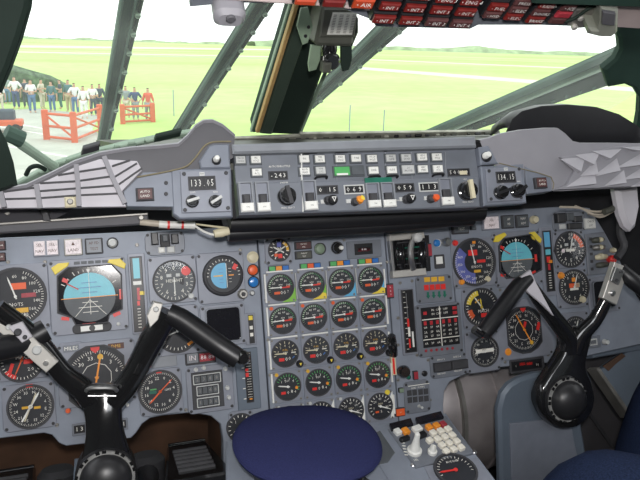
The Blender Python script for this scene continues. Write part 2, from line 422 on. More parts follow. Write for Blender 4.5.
def visitor(px, yt, yb, shirt, trs, pose, rz, label):
    u, v = gl(px, yb); d = ray(px, yt); v_ = v; h = d.z/d.y*v+3.3; k = max(.8, min(1.12, h/1.76))
    t = thing('person', GR, u, v, label, 'person', 'visitors standing on the airfield'); t.scale = (k, k, k); t.rotation_euler = (0, 0, R(rz))
    for me, mt, nm in zip(person_meshes(pose), ('skin', shirt, trs, 'hair'), ('body', 'shirt', 'trousers', 'hair')):
        m2 = me.copy(); m2.materials[0] = M[mt]; o = bpy.data.objects.new(nm, m2); COL.objects.link(o); o.parent = t
for a in [
 (1, 84, 112, 'cl_white', 'cl_beige', 'stand', 20, 'visitor in white at the very edge of the crowd, beside the dark window frame'),
 (8, 78, 104, 'cl_grey', 'cl_jeans', 'akimbo', 200, 'visitor in a grey top and pale jeans near the window frame'),
 (17, 76, 109, 'cl_white', 'cl_navy', 'akimbo', 170, 'visitor in white shirt and navy shorts with elbows out'),
 (27, 84, 108, 'cl_dark', 'cl_dark', 'stand', 30, 'small visitor dressed all in black between two white shirts'),
 (33, 79, 113, 'cl_white', 'cl_jeans', 'crossed', 200, 'visitor in white shirt and bright blue jeans in front of the hedge'),
 (43, 82, 109, 'cl_beige', 'cl_beige', 'reach', 240, 'visitor in beige reaching an arm forward'),
 (53, 83, 112, 'cl_teal', 'cl_jeans', 'stand', 160, 'visitor in dark teal jacket and blue jeans by the hedge'),
 (61.5, 80, 109, 'cl_dark', 'cl_teal', 'reach', 100, 'visitor in dark jacket holding something out, beside the khaki trousers'),
 (70, 79, 112, 'cl_teal', 'cl_khaki', 'stand', 150, 'visitor in green top and khaki trousers by the hedge end'),
 (76, 84, 114, 'cl_white', 'cl_jeans', 'akimbo', 190, 'visitor in white top and blue jeans behind the red railing post'),
 (85, 88, 119, 'cl_white', 'cl_white', 'stand', 170, 'visitor dressed all in white behind the red railing'),
 (94, 86, 116, 'cl_white', 'cl_dark', 'crossed', 180, 'dark-haired visitor in white holding papers, next to the green window bar'),
 (101, 90, 115, 'cl_dark', 'cl_dark', 'stand', 170, 'visitor in dark clothes half hidden by the green window bar'),
 (127, 90, 118, 'cl_grey', 'cl_beige', 'stand', 170, 'visitor in grey just right of the green window bar'),
 (136, 89, 120, 'cl_navy', 'cl_grey', 'akimbo', 190, 'broad visitor in blue top behind the far red railing'),
 (149, 90, 121, 'cl_red', 'cl_grey', 'stand', 170, 'visitor in a red top at the end of the red railing')]: visitor(*a)

# red railings
def railing(label, posts, name='red_railing'):
    P = [(gl(x, yb), ray(x, yt)) for x, yt, yb in posts]
    t = thing(name, GR, P[0][0][0], P[0][0][1], label, 'railing', 'red railings on the airfield'); hs = []
    for (u, v), d in P: hs.append(d.z/d.y*v+3.3)
    h = sum(hs)/len(hs)
    for (u, v), d in P:
        MB().rect(u-P[0][0][0], v-P[0][0][1], .2, .2, 0, h+.06, 'rail_red', .02).build('post', t)
    for i in range(len(P)-1):
        a = Vector((P[i][0][0]-P[0][0][0], P[i][0][1]-P[0][0][1], 0)); b = Vector((P[i+1][0][0]-P[0][0][0], P[i+1][0][1]-P[0][0][1], 0))
        for k in (.12, .5, .93):
            z = Vector((0, 0, h*k)); MB().tube([a+z, b+z], .045, 'rail_red', 8).build('rail', t)
        MB().tube([a+Vector((0, 0, h*.9)), b+Vector((0, 0, h*.15))], .035, 'rail_red', 8).build('brace', t)
railing('red gate railing with diagonal braces on the grass before the crowd', [(47, 115, 140), (75, 110, 143), (101, 106, 132)])
railing('short red railing in front of the visitor in red, past the green window bar', [(123, 105, 124), (153, 105, 122)])
for px, yt, yb, lb in ((174, 90, 116, 'thin pole in the grass between the two slanting green bars'), (349, 105, 137, 'thin pole in the field just past the centre post'), (383, 110, 137, 'thin pole in the field farther past the centre post')):
    u, v = gl(px, yb); d = ray(px, yt); h = d.z/d.y*v+3.3
    tag(place(MB().tube([(0, 0, 0), (0, 0, h)], .025, 'cl_grey', 8).build('marker_pole'), GR, u, v), lb, 'pole')
u, v = gl(4, 132)
t = thing('luggage_cart', GR, u, v, 'small dark and red cart parked on the apron path beside the dark window frame', 'cart')
MB().rect(0, 0, 1.3, .7, .25, .45, 'rail_red', .04).build('bed', t); MB().rect(-.1, .1, 1.0, .5, .45, .8, 'cl_dark', .06).build('load', t)
for sx in (-.45, .45):
    for sy in (-.33, .33): MB().tube([(sx, sy-.04, .16), (sx, sy+.04, .16)], .16, 'black', 14).build('wheel', t)

# ================================================================ FLIGHT DECK SHELL
def boxw(name, x0, y0, z0, x1, y1, z1, mt, kind='structure'):
    m = MB(); m.prism([(x0, y0), (x1, y0), (x1, y1), (x0, y1)], z0, z1, mt); o = m.build(name, smooth=False)
    if kind: tag(o, kind=kind)
    return o
boxw('floor', -.78, -1.3, -1.25, 1.5, 1.55, -1.2, 'floor_grey')
boxw('ceiling', -.78, -1.3, .48, 1.5, .78, .52, 'wall_green')
boxw('wall_back', -.78, -1.34, -1.2, 1.5, -1.3, .48, 'wall_green')
boxw('wall_left', -.82, -1.3, -1.2, -.78, 1.5, -.18, 'wall_green')
boxw('wall_right', 1.5, -1.3, -1.2, 1.54, 1.5, -.2, 'wall_green')
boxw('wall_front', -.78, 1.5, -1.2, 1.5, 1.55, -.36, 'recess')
boxw('wall_upper_left', -.82, .3, .16, -.78, .7, .48, 'wall_green'); boxw('wall_rear_left', -.82, -1.3, -.18, -.78, .3, .48, 'wall_green')
boxw('wall_upper_right', 1.5, .3, .16, 1.54, .7, .48, 'wall_green'); boxw('wall_rear_right', 1.5, -1.3, -.2, 1.54, .3, .48, 'wall_green')  # unseen rear part, closed up to keep sky reflections off the copilot dials

# windscreen: posts, bars, sill, panes ------------------------------------------------
def barprism(fr, pts, w0, w1, mt, name, parent=None, ch=.003):
    return recalc(MB().prism(fr.poly(pts, w1), w0, w1, mt, ch).build(name, parent))
def root(name, fr): o = bpy.data.objects.new(name, None); COL.objects.link(o); place(o, fr, 0, 0); o['kind'] = 'structure'; return o
# centre post
r_ = root('window_post_1', WS)
barprism(WS, [(256, 134), (300, 136), (350, 0), (360, -30), (302, -30), (294, 0)], .0, .035, 'frame_dark', 'post_core', r_, .006)
barprism(WS, [(260, 134), (272, 135), (326, -20), (309, -20)], .035, .045, 'post_mid', 'post_rib', r_)
barprism(WS, [(256, 133), (259.5, 133), (307, -20), (303, -20)], .0351, .047, 'tan', 'post_edge_strip', r_, .001)
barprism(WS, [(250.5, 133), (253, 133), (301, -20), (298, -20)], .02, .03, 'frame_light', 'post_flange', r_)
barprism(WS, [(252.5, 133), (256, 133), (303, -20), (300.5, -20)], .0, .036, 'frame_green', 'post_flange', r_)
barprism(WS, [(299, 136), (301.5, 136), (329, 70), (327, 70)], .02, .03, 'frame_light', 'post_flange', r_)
# visor bars beyond the glass
VS = Fr((.37, 1.75, -.25), -42)
def visor(name, a, b, wa, wb, side=1, bolts=9, w0=-.05):
    r = root(name, VS); (ax, ay), (bx, by) = a, b
    def off(t, k): return (ax+(bx-ax)*t+k, ay+(by-ay)*t)
    def band(k0a, k1a, k0b, k1b, w0, w1, mt, nm):
        barprism(VS, [(ax+k0a, ay), (ax+k1a, ay), (bx+k1b, by), (bx+k0b, by)], w0, w1, mt, nm, r, .004)
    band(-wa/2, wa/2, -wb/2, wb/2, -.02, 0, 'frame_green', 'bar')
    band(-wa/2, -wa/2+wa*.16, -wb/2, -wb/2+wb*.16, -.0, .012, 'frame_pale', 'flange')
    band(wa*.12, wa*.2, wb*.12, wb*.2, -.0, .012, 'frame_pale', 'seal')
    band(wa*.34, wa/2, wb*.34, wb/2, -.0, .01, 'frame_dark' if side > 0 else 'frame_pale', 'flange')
    for i in range(bolts):
        t = (i+.5)/bolts; k = (wa+(wb-wa)*t)*.38
        u, v = VS.L(*off(t, k), .012); screw_at(r, u, v, .006, .0, .014, 'frame_light', 'bolt')
    return r
visor('window_bar_1', (135, -12), (101, 158), 25, 11, 1, 9)
visor('window_bar_2', (275, -12), (170, 150), 22, 12, 1, 9)
visor('window_bar_3', (436, -10), (306, 110), 34, 13, -1, 7)
r_ = root('window_bar_4', VS)
barprism(VS, [(418, 138), (455, 138), (557, 104), (628, 80), (700, 54), (700, 12), (616, 51)], -.015, 0, 'frame_green', 'bar', r_, .006)
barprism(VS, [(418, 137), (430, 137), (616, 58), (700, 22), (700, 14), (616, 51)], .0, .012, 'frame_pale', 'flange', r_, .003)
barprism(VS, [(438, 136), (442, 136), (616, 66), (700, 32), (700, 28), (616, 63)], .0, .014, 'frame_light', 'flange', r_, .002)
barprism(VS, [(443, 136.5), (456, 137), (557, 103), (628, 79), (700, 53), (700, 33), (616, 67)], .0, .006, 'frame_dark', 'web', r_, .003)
m = MB()
for i in range(12):
    t = i/11; u, v = VS.L(470+t*150, 126-t*49, .0); m.disc(u, v, .006, 0, .01, 'frame_pale', .002, 8)
m.build('bolts', r_)
# top header of the windscreen, right corner post, sill
TH = Fr((.37, 1.0, .0), -48)
o = recalc(MB().prism(WS.poly([(180, -6), (700, 14), (700, -60), (180, -60)], .02), -.04, .03, 'frame_dark').build('window_header')); struct(place(o, WS, 0, 0))
SR = Fr((1.05, 1.15, 0), -20, -18)
o = recalc(MB().prism(SR.poly([(612, 26), (616, 36), (617, 46), (612, 56), (600, 66), (606, 84), (622, 81), (631, 85), (637, 95), (636, 112), (631, 140), (750, 160), (750, -20), (610, -20)]), -.005, .02, 'frame_green', .006).build('window_post_2')); struct(place(o, SR, 0, 0))
SL = Fr((-.2, .85, 0), -10, 8)
r_ = root('window_post_3', SL)
barprism(SL, [(31, -10), (29, 8), (20, 38), (10, 66), (0, 90), (-80, 150), (-80, -40)], .0, .03, 'frame_dark', 'post_core', r_, .006)
barprism(SL, [(34, -10), (32, 8), (23, 40), (12, 70), (2, 94), (-4, 92), (16, 45), (28, -10)], -.01, .0, 'frame_dark', 'flange', r_, .004)
barprism(SL, [(-30, 118), (0, 130), (7, 143), (14, 165), (18, 187), (-60, 215)], .0, .01, 'frame_dark', 'corner', r_, .006)
# panes
m = MB().prism(WS.poly([(20, 190), (275, 138), (318, -30), (-80, -60)], 0), -.006, 0, 'window_glass'); struct(place(m.build('window_1'), WS, 0, 0))
m = MB().prism(WS.poly([(303, 138), (560, 140), (690, 60), (690, -30), (350, -30)], 0), -.006, 0, 'window_glass'); struct(place(m.build('window_2'), WS, 0, 0))
# sill strip with worn edge, shelf of the glareshield
def deck(name, pts, th, mt): o = MB().slab(pts, (0, 0, -th), mt).build(name, smooth=False); recalc(o); return struct(o)
deck('trim_2', [(.15, .93, -.168), (.66, .93, -.168), (.9, 1.40, -.197), (-.02, 1.40, -.197)], .01, 'olive')
deck('trim_3', [(.66, .93, -.17), (1.5, .93, -.2), (1.5, 1.42, -.25), (.9, 1.42, -.21)], .01, 'soft_grey')
deck('trim_4', [(.12, 1.2, -.285), (.12, 1.42, -.31), (-.78, 1.42, -.37), (-.78, 1.2, -.30)], .01, 'moulded')
m = MB()
p = WS.poly([(228, 143.5), (500, 134.5), (500, 131.5), (300, 134), (300, 136), (228, 139)], .05); m.prism(p, .044, .05, 'bare_metal', .001)
random.seed(3)
for k in range(26):
    x = 236+k*10+random.uniform(-3, 3); y = 141-(x-228)*.033; u, v = WS.L(x, y, .05); m.rect(u, v, random.uniform(.006, .016), .005, .05, .055, random.choice(['dark_grey', 'black', 'bare_metal', 'olive']), .001)
struct(place(m.build('window_sill_1'), WS, 0, 0))
# left sill, with the rubber seal and clips
WL = Fr((-.05, 1.25, -.22), -30)
r_ = root('window_sill_2', WL)
barprism(WL, [(20, 190), (60, 168), (100, 154), (160, 142), (200, 135), (200, 131), (172, 135), (130, 143), (85, 154), (50, 166), (12, 186)], .0, .01, 'frame_light', 'sill', r_, .002)
barprism(WL, [(81, 156), (99, 151), (100, 144), (83, 149)], .01, .02, 'dark_grey', 'seal', r_, .002)
barprism(WL, [(154, 143), (180, 137), (182, 131), (156, 137)], .01, .02, 'frame_dark', 'seal', r_, .002)
m = MB()
for x, y in ((44, 170), (62, 161), (110, 147), (124, 144), (140, 141), (150, 139)): u, v = WL.L(x, y, .01); m.rect(u, v, .016, .007, .008, .018, 'frame_light', .002, 0, 15)
m.build('clips', r_)
t = thing('wiper_rod', WL, 0, 0, 'pale green rod with a clevis end leaning across the lower corner window', 'rod')
a = WL.L(12, 138, .03); b = WL.L(56, 168, .03)
MB().tube([(a[0], a[1], .03), (b[0], b[1], .03)], .0085, 'frame_light', 10).build('rod', t)
MB().tube([(a[0]-.008, a[1]+.012, .03), (a[0]+.016, a[1]-.004, .03)], .014, 'frame_pale', 10).build('clevis', t)
c = [WL.L(x, y, .03)+(.03,) for x, y in ((26, 175), (30, 168), (38, 166), (46, 170))]
MB().tube(c, .004, 'frame_dark', 8, 4).build('hose', t)

# black dome hood beyond the right glareshield
HD = Fr((.95, 1.12, -.16), 5)
pts = [(503, 128), (506, 119), (516, 111), (535, 106), (560, 104.5), (590, 107), (612, 114), (630, 125), (644, 140)]
rows = []
for k, (w, dy) in enumerate(((.02, 0), (.0, -1), (-.02, 1), (-.05, 8))):
    rows.append([HD.L(x, y+dy, 0)+(w,) for x, y in pts])
rows.insert(0, [HD.L(x, max(y+9, 131) if i not in (0, 8) else y+6, 0)+(.015,) for i, (x, y) in enumerate(pts)])
rows.insert(0, [HD.L(500+i*18, 160, 0)+(-.01,) for i, (x, y) in enumerate(pts)])
o = recalc(MB().loft(rows, 'dark_grey').build('rounded_hood', ang=60)); o.data.materials[0] = M['black']
sol = o.modifiers.new('th', 'SOLIDIFY'); sol.thickness = .006
tag(place(o, HD, 0, 0), 'large rounded black hood rising behind the grey glareshield under the right windscreen', 'hood')

# ================================================================ OVERHEAD
o = recalc(MB().prism(OH.poly([(190, 8), (232, 4), (330, 5), (372, 21), (376, 27.5), (470, 30), (478, 26), (540, 26), (600, 28), (600, -60), (190, -60)]), -.03, 0, 'unit', .002).build('overhead_console'))
tag(place(o, OH, 0, 0), 'grey overhead panel above the windscreen carrying the warning captions', 'panel')
o = recalc(MB().prism(OH.poly([(194, -1), (330, 8), (385, 14), (388, 11), (330, 4.5), (196, -5)], .006), -.02, .006, 'pinkgrey', .002).build('overhead_trim')); struct(place(o, OH, 0, 0)); o.name = 'trim_5'
def caption(x0, y0, x1, y1, s, mt, label, lift=.016):
    u, v, su, sv = OH.box(x0, y0, x1, y1, lift); 
    t = thing('warning_light', OH, u, v, label, 'warning light', 'red warning captions on the overhead panel')
    MB().rect(0, 0, su+.003, sv+.004, -.001, lift, 'black', .0015).build('housing', t)
    m = MB().rect(0, -.001, su, sv, lift, lift+.004, mt, .0015)
    if s: m.text(s, -su*.0, -.001, sv*.62, lift+.0044, 'white', 0, 1.0)
    m.build('caption', t)
CAP = [(295, -3, 316, 2.5, '', 'caption_bright', 'plain red caption at the inner end of the overhead row'), (323, -2, 345, 4.5, '', 'caption_red', 'dark red caption next to the compass'),
 (353, -3, 374, 6, '\u2022 AIR', 'caption_bright', 'brightest orange-red caption reading AIR'),
 (380, 1, 400, 8, '\u2022 INT 1', 'caption_red', 'red caption reading INT with the numeral one, in the second row up'), (405, 3, 425, 10, '\u2022 INT 2', 'caption_red', 'red caption reading INT with the numeral two, in the second row up'),
 (431, 5, 451, 12, '\u2022 INT 3', 'caption_red', 'red caption reading INT with the numeral three, in the second row up'), (456, 7, 475.5, 14, '\u2022 INT 4', 'caption_red', 'red caption reading INT with the numeral four, in the second row up'),
 (373, 14, 395, 21, '\u2022 INT 1', 'caption_red', 'caption reading INT with the numeral one, hanging lowest against the sky'), (400, 15.5, 421, 22.5, '\u2022 INT 2', 'caption_red', 'caption reading INT with the numeral two, hanging lowest against the sky'),
 (426, 17, 447, 24, '\u2022 INT 3', 'brownlamp', 'caption reading INT with the numeral three, hanging lowest against the sky'), (451, 18.5, 471, 25.5, '\u2022 INT 4', 'brownlamp', 'caption reading INT with the numeral four, hanging lowest against the sky'),
 (386, -11, 406, -4, '\u2022 ENG 1', 'caption_red', 'red caption reading ENG with the numeral one, cut by the top of the view'), (411, -9, 431, -2, '\u2022 ENG 2', 'caption_red', 'red caption reading ENG with the numeral two, cut by the top of the view'),
 (437, -7, 457, 1, '\u2022 ENG 3', 'caption_red', 'red caption reading ENG with the numeral three, cut by the top of the view'), (462, -5, 481, 3.5, '\u2022 ENG 4', 'caption_red', 'red caption reading ENG with the numeral four, cut by the top of the view'),
 (489, 2, 507, 9, '\u2022 FUEL', 'caption_red', 'caption reading FUEL'), (484, 9.8, 501, 16, '\u2022 HYD', 'brownlamp', 'caption reading HYD'),
 (510, 4.5, 527, 11, '\u2022 ELEC', 'brownlamp', 'upper caption reading ELEC'), (505, 11.8, 522, 18, '\u2022 ELEC', 'caption_red', 'lower caption reading ELEC'),
 (515, -3, 533, 3.5, 'PRESS', 'brownlamp', 'caption reading PRESS'), (540, 0, 555, 6.5, '\u2022 RADIO', 'caption_red', 'caption reading RADIO'),
 (533, 7.5, 549, 14, 'DOORS', 'brownlamp', 'caption reading DOORS'), (527, 14.6, 544, 21, 'BRAKE', 'caption_red', 'caption reading BRAKE at the outer corner'),
 (562, 2, 576, 9, '\u2022 ICE', 'brownlamp', 'caption reading ICE'), (556, 9.8, 571, 15.5, '', 'crimson', 'upper blank dark caption next to ICE'), (550, 16, 565, 21.5, '', 'brownlamp', 'lower blank dark caption at the row end')]
for c in CAP: caption(*c[:6], ('small '+c[6]) if len(c[6].split()) < 4 else c[6])
# latch, bracket and side strip at the outer end
t = thing('overhead_latch', OH, *OH.L(582, 14), 'dull metal latch plate with screws beside the last warning captions', 'latch')
u0, v0 = OH.L(582, 14)
def rel(fr, u0, v0, pts, w=0): return [(a-u0, b-v0) for a, b in fr.poly(pts, w)]
recalc(MB().prism(rel(OH, u0, v0, [(574, 4), (592, 2), (600, 22), (574, 24), (566, 20)]), 0, .008, 'steel_dull', .002).build('plate', t))
m = MB()
for x, y in ((578, 12), (590, 20), (572, 21)): a, b = OH.L(x, y); m.disc(a-u0, b-v0, .004, .007, .012, 'silver', .001, 12)
m.build('screws', t)
c = [OH.L(x, y, .012) for x, y in ((560, 23), (575, 18), (588, 9), (602, 3))]
MB().tube([(a-u0, b-v0, .012) for a, b in c], .002, 'frame_dark', 8, 4).build('cable', t)
o = recalc(MB().prism(OH.poly([(596, 4), (660, 6), (660, 31), (604, 28)], .01), -.02, .01, 'pinkgrey', .003).build('trim_6')); struct(place(o, OH, 0, 0))
o = recalc(MB().prism(OH.poly([(530, -2), (700, 4), (700, -20), (530, -20)], .02), -.0, .03, 'frame_green', .003).build('trim_7')); struct(place(o, OH, 0, 0))
u0, v0 = OH.L(604, 22)
t = thing('sun_visor_bracket', OH, u0, v0, 'grey-green hooked bracket hanging at the outer end of the overhead panel', 'bracket')
recalc(MB().prism(rel(OH, u0, v0, [(601, 8), (619, 11), (618, 33), (611, 38), (600, 38), (588, 35), (589, 29), (598, 30), (600, 24)], .03), .0, .03, 'bracket', .003).build('hook', t))
recalc(MB().prism(rel(OH, u0, v0, [(603, 12), (616, 14), (615, 26), (602, 25)], .034), .03, .034, 'moulded', .001).build('plate', t))
u0, v0 = OH.L(228, 4)
t = thing('sun_visor_clip', OH, u0, v0, 'pale rounded plastic clip hanging from the overhead edge above the left windscreen', 'clip')
MB().rect(0, -.002, .033, .026, -.01, .02, 'soft_grey', .005, .01).build('clip_body', t)
MB().disc(.0, .002, .005, .02, .023, 'moulded', .001).build('screw', t)

# standby compass hanging on the centre post
CP = Fr((.37, 1.02, .0), -12)
u0, v0 = CP.L(335, 25)
t = thing('standby_compass', CP, u0, v0, 'dark compass unit with a paper correction card hanging from the centre post', 'compass')
recalc(MB().prism(rel(CP, u0, v0, [(322, 8), (357, 8), (354, 44), (350, 47), (318, 46), (315, 42)]), -.05, 0, 'olive', .005).build('body', t))
recalc(MB().prism(rel(CP, u0, v0, [(323, 8), (357, 8), (354, 37), (319, 37)]), 0, .004, 'olive', .002).build('front_plate', t))
m = MB(); recalc(m.prism(rel(CP, u0, v0, [(332, 12), (356, 12), (351, 34), (326, 34)]), .004, .005, 'paper').build('correction_card', t))
m = MB()
for r in range(12):
    for c in range(4):
        x = 329+c*6.4+(34-(14+r*1.55))*.22; y = 14.5+r*1.6; a, b = CP.L(x+1, y); m.rect(a-u0, b-v0, .0065 if c % 2 else .005, .0011, .005, .0053, 'steel_dull')
m.build('card_print', t)
a, b = CP.L(333, 52); MB().tube([(a-u0, b-v0+.016, -.02), (a-u0, b-v0, -.02), (a-u0, b-v0-.016, -.02)], [.011, .0135, .011], 'gloss_black', 16).build('neck', t)
m = MB()
for k in range(9): m.rect(a-u0-.013+k*.0032, b-v0-.012, .0012, .006+.003*(k % 2), -.0068, -.0055, 'white')
m.build('scale_marks', t)
a, b = CP.L(333, 62); MB().lathe(a-u0, b-v0, [(.012, -.03), (.014, -.02), (.014, -.004), (.010, .0)], 'gloss_black', 18).build('bowl', t)
a, b = CP.L(326, 67); MB().rect(a-u0, b-v0, .014, .016, -.01, .008, 'olive', .002).build('lamp_housing', t)
recalc(MB().prism(rel(CP, u0, v0, [(314, 47), (324, 48), (323, 62), (319, 72), (312, 74), (311, 66)]), -.02, -.014, 'compass_green', .001).build('bracket', t))
recalc(MB().prism(rel(CP, u0, v0, [(344, 48), (355, 48), (355, 62), (352, 72), (346, 74), (344, 66)]), -.02, -.014, 'frame_dark', .001).build('bracket', t))
recalc(MB().prism(rel(CP, u0, v0, [(356, 12), (361, 20), (361, 34), (355, 48), (352, 46)]), -.045, -.01, 'black', .003).build('side_cover', t))
u0, v0 = CP.L(303, 26)
t = thing('post_bracket', CP, u0, v0, 'pale green gusset plate with two holes beside the compass', 'bracket')
recalc(MB().prism(rel(CP, u0, v0, [(301, 8), (308, 7), (313, 27), (308, 43), (303, 45), (297, 26)], .0), -.004, 0, 'compass_green', .001).build('plate', t))
m = MB()
for x, y in ((308.5, 27), (305.5, 36)): a, b = CP.L(x, y); m.disc(a-u0, b-v0, .0028, 0, .0008, 'black', 0, 12)
m.build('bolt_holes', t)

# ================================================================ GLARESHIELD
def FB(fr, name, u0, v0, pts, w0, w1, mt, parent, ch=.001): return recalc(MB().prism(rel(fr, u0, v0, pts, w1), w0, w1, mt, ch).build(name, parent))
u0, v0 = FC.L(356, 185)
F0 = thing('autopilot_control_unit', FC, u0, v0, 'long grey autopilot panel with white push buttons and counters across the centre glareshield', 'control panel')
FB(FC, 'upper_housing', u0, v0, [(233, 151), (474, 142), (480, 183), (236, 186)], -.03, -.004, 'unit', F0)
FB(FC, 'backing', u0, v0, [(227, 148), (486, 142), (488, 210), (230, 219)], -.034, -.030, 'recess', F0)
FB(FC, 'hood', u0, v0, [(232, 144), (476, 136), (477, 147), (233, 153.5)], -.05, .012, 'unit_light', F0, .003)
FB(FC, 'lower_housing', u0, v0, [(237, 183), (479, 177), (480.5, 207), (239.5, 215)], -.02, .008, 'unit', F0, .002)
m = MB()
for x in (301.5,): m.prism(rel(FC, u0, v0, [(x-.5, 153), (x+.5, 153), (x+1, 184), (x, 184)], 0), -.004, 0, 'white')
m.prism(rel(FC, u0, v0, [(302, 184), (303, 184), (303.5, 212), (302.5, 212)], .009), .008, .0095, 'white')
m.build('divider', F0)
m = MB()
for x, y1 in ((336, 182), (385, 180), (411, 180), (445, 178)): MB().prism(rel(FC, u0, v0, [(x-.4, 152), (x+.4, 152), (x+1.2, y1), (x+.4, y1)], -.003), -.004, -.002, 'unit_light').build('divider', F0)
for xa, xb in ((303, 333), (335, 380), (384, 444)): FB(FC, 'shadow_strip', u0, v0, [(xa, 150.5-(xa-303)*.033), (xb, 149.5-(xb-303)*.033), (xb+2, 152.5-(xb-303)*.033), (xa+1, 153.5-(xa-303)*.033)], -.004, .004, 'black', F0, .0005)
def pushb(x, y, s, mt='white', wd=9.4, hd=7, rows=None):
    a, b, su, sv = FC.box(x-wd/2, y-hd/2, x+wd/2, y+hd/2); a -= u0; b -= v0
    t = MB().rect(a, b, su+.004, sv+.004, -.005, -.001, 'dial_grey', .0006); t = t.build('button_frame', F0)
    m = MB().rect(a, b, su, sv, -.001, .002, mt, .0005)
    ln = s.split('|') if s else []
    for i, q in enumerate(ln): m.text(q, a, b+(.0022 if len(ln) == 2 else 0)*(1 if i == 0 else -1), .0042, .0022, 'dark_grey' if mt != 'green' else 'white', 0, .8)
    m.build('push_button', t)
for q in [(240.5, 160, 'MACH|HOLD', 'pale'), (255.8, 159.6, 'IAS|HOLD'), (256.8, 172.3, 'IAS|ACQ'), (302.7+1.5, 159, 'INS', 'white', 9.5), (319.8, 159, 'TRK|HDG'), (304.7, 171.3, 'BACK|BEAM', 'white', 9.5), (320.6, 170.5, 'VOR|LOC', 'pale'),
          (340.2, 158.8, 'MAX|HOLD'), (356, 158.4, 'TURB'), (372, 158.6, 'PITCH|HOLD'), (390.8, 158.2, 'MAX|CLIMB', 'pale'), (406, 157.8, 'MAX|CRUISE', 'pale'), (422, 157.2, 'HDG|HOLD'), (436.8, 157, 'ALT|HOLD'),
          (342, 171.2, '', 'green', 15, 8.5), (357.5, 170.7, '', 'dial_grey', 12, 8.5), (373.5, 170.4, 'LAND'), (391.8, 170, 'GLIDE'), (408, 169.6, 'GO|AROUND', 'pale', 12, 8.5), (422.8, 169, 'VERT|SPEED'), (437.8, 168.8, 'ALT|ACQ')]: pushb(*q)
a, b = FC.L(342, 174.5); MB().rect(a-u0, b-v0, .018, .003, .002, .0024, 'white').build('label_strip', F0)
for x, y in ((321, 177), (374, 176.6), (392, 176.2), (438, 174.5)):
    a, b = FC.L(x, y); c = [(a-u0-.009, b-v0-.002, -.002), (a-u0-.0075, b-v0-.0005, .005), (a-u0, b-v0+.0, .007), (a-u0+.0075, b-v0-.0005, .005), (a-u0+.009, b-v0-.002, -.002)]
    MB().tube(c, .0018, 'black', 8, 3).build('pull_handle', F0)
def counter(x, y, s, wd, hd, w, frame='dark_grey', nm='counter_window', fr=FC, base=None, uv=None, mt='white', bg='black', k=.95):
    a, b, su, sv = fr.box(x-wd/2, y-hd/2, x+wd/2, y+hd/2, w); a -= uv[0]; b -= uv[1]
    p = MB().ring(rpoly(a, b, su+.0035, sv+.0035), rpoly(a, b, su, sv), w, w+.0015, frame).build(nm, base)
    m = MB().rect(a, b, su, sv, w-.001, w+.0003, bg); n = len(s)
    for i, c in enumerate(s):
        if c != ' ': m.text(c, a+su*((i+.5)/n-.5), b, sv*k, w+.0006, mt, 0, min(1, .85*su/n/(sv*.55)))
        if i: m.rect(a+su*(i/n-.5), b, .0006, sv*.9, w+.0003, w+.0005, 'dark_grey')
    m.build('drum_digits', p)
for q in ((278, 175.6, '-243', 17, 6.5, -.003), (327.4, 190, '0 15', 19, 6.5, .008, 'dark_grey'), (354, 189.5, '069', 18, 7, .008, 'pale'), (404.6, 187.8, '059', 17, 6.5, .008, 'dark_grey'), (428.8, 187, '113', 18, 7, .008, 'pale'), (458.6, 172.4, '50000', 20, 5.5, -.003)):
    counter(*q, base=F0, uv=(u0, v0))
a, b = FC.L(464, 172.4); MB().rect(a-u0, b-v0, .013, .0062, -.0025, -.0015, 'cream').build('pale_drum', F0)
def ftext(s, x, y, size, w, mt='print', fr=FC, base=None, uv=None, rot=0):
    a, b = fr.L(x, y, w); MB().text(s, a-uv[0], b-uv[1], size, w+.0004, mt, rot).build('lettering', base)
for s, x, y, z in (('AUTOTHROTTLE', 279.5, 166.5, .0042), ):
    ftext(s, x, y, z, -.004, base=F0, uv=(u0, v0))
for s, x, y in (('DATUM', 284, 182.8), ('PRESS  SELECT', 288, 207.8), ('ALT', 465, 179.3), ('PRESS  SELECT', 468, 202), ('HDG', 317, 203.5), ('IAS', 353, 202.5), ('TRK', 397, 200.5), ('CRS', 425, 199.5)):
    ftext(s, x, y, .0032, .008, base=F0, uv=(u0, v0))
# guarded paddle switches
for x0, x1, y0, y1, in ((239, 253, 182, 213), (255.5, 269.5, 181.8, 212.5), (302.5, 316.5, 180.5, 211), (366, 379.5, 183, 208.5), (381, 394.5, 182.5, 208), (439, 452, 178.3, 206)):
    a, b, su, sv = FC.box(x0, y0, x1, y1, .01); a -= u0; b -= v0
    t = MB().ring(rpoly(a, b, su, sv), rpoly(a, b, su*.8, sv*.92), .008, .014, 'unit_light', .0083).build('switch_guard', F0)
    MB().rect(a, b, su*.8, sv*.92, .0075, .0085, 'bezel').build('switch_well', t)
    MB().rect(a, b-sv*.08, su*.55, sv*.34, .0085, .016, 'dark_grey', .002).build('switch_paddle', t)
    m = MB().rect(a, b-sv*.34, su*.92, sv*.28, .0085, .018, 'white', .0015); m.text('ON', a, b-sv*.34, .003, .0183, 'dark_grey'); m.build('lever_tab', t)
a, b, su, sv = FC.box(365, 177.5, 392, 183, .01); m = MB().rect(a-u0, b-v0, su, sv, .008, .011, 'dkgreen', .0005)
m.text('PRIME', a-u0-su*.25, b-v0, .0045, .0113, 'dkgreen').text('AP', a-u0+su*.25, b-v0, .0045, .0113, 'dkgreen'); m.build('green_label_strip', F0)
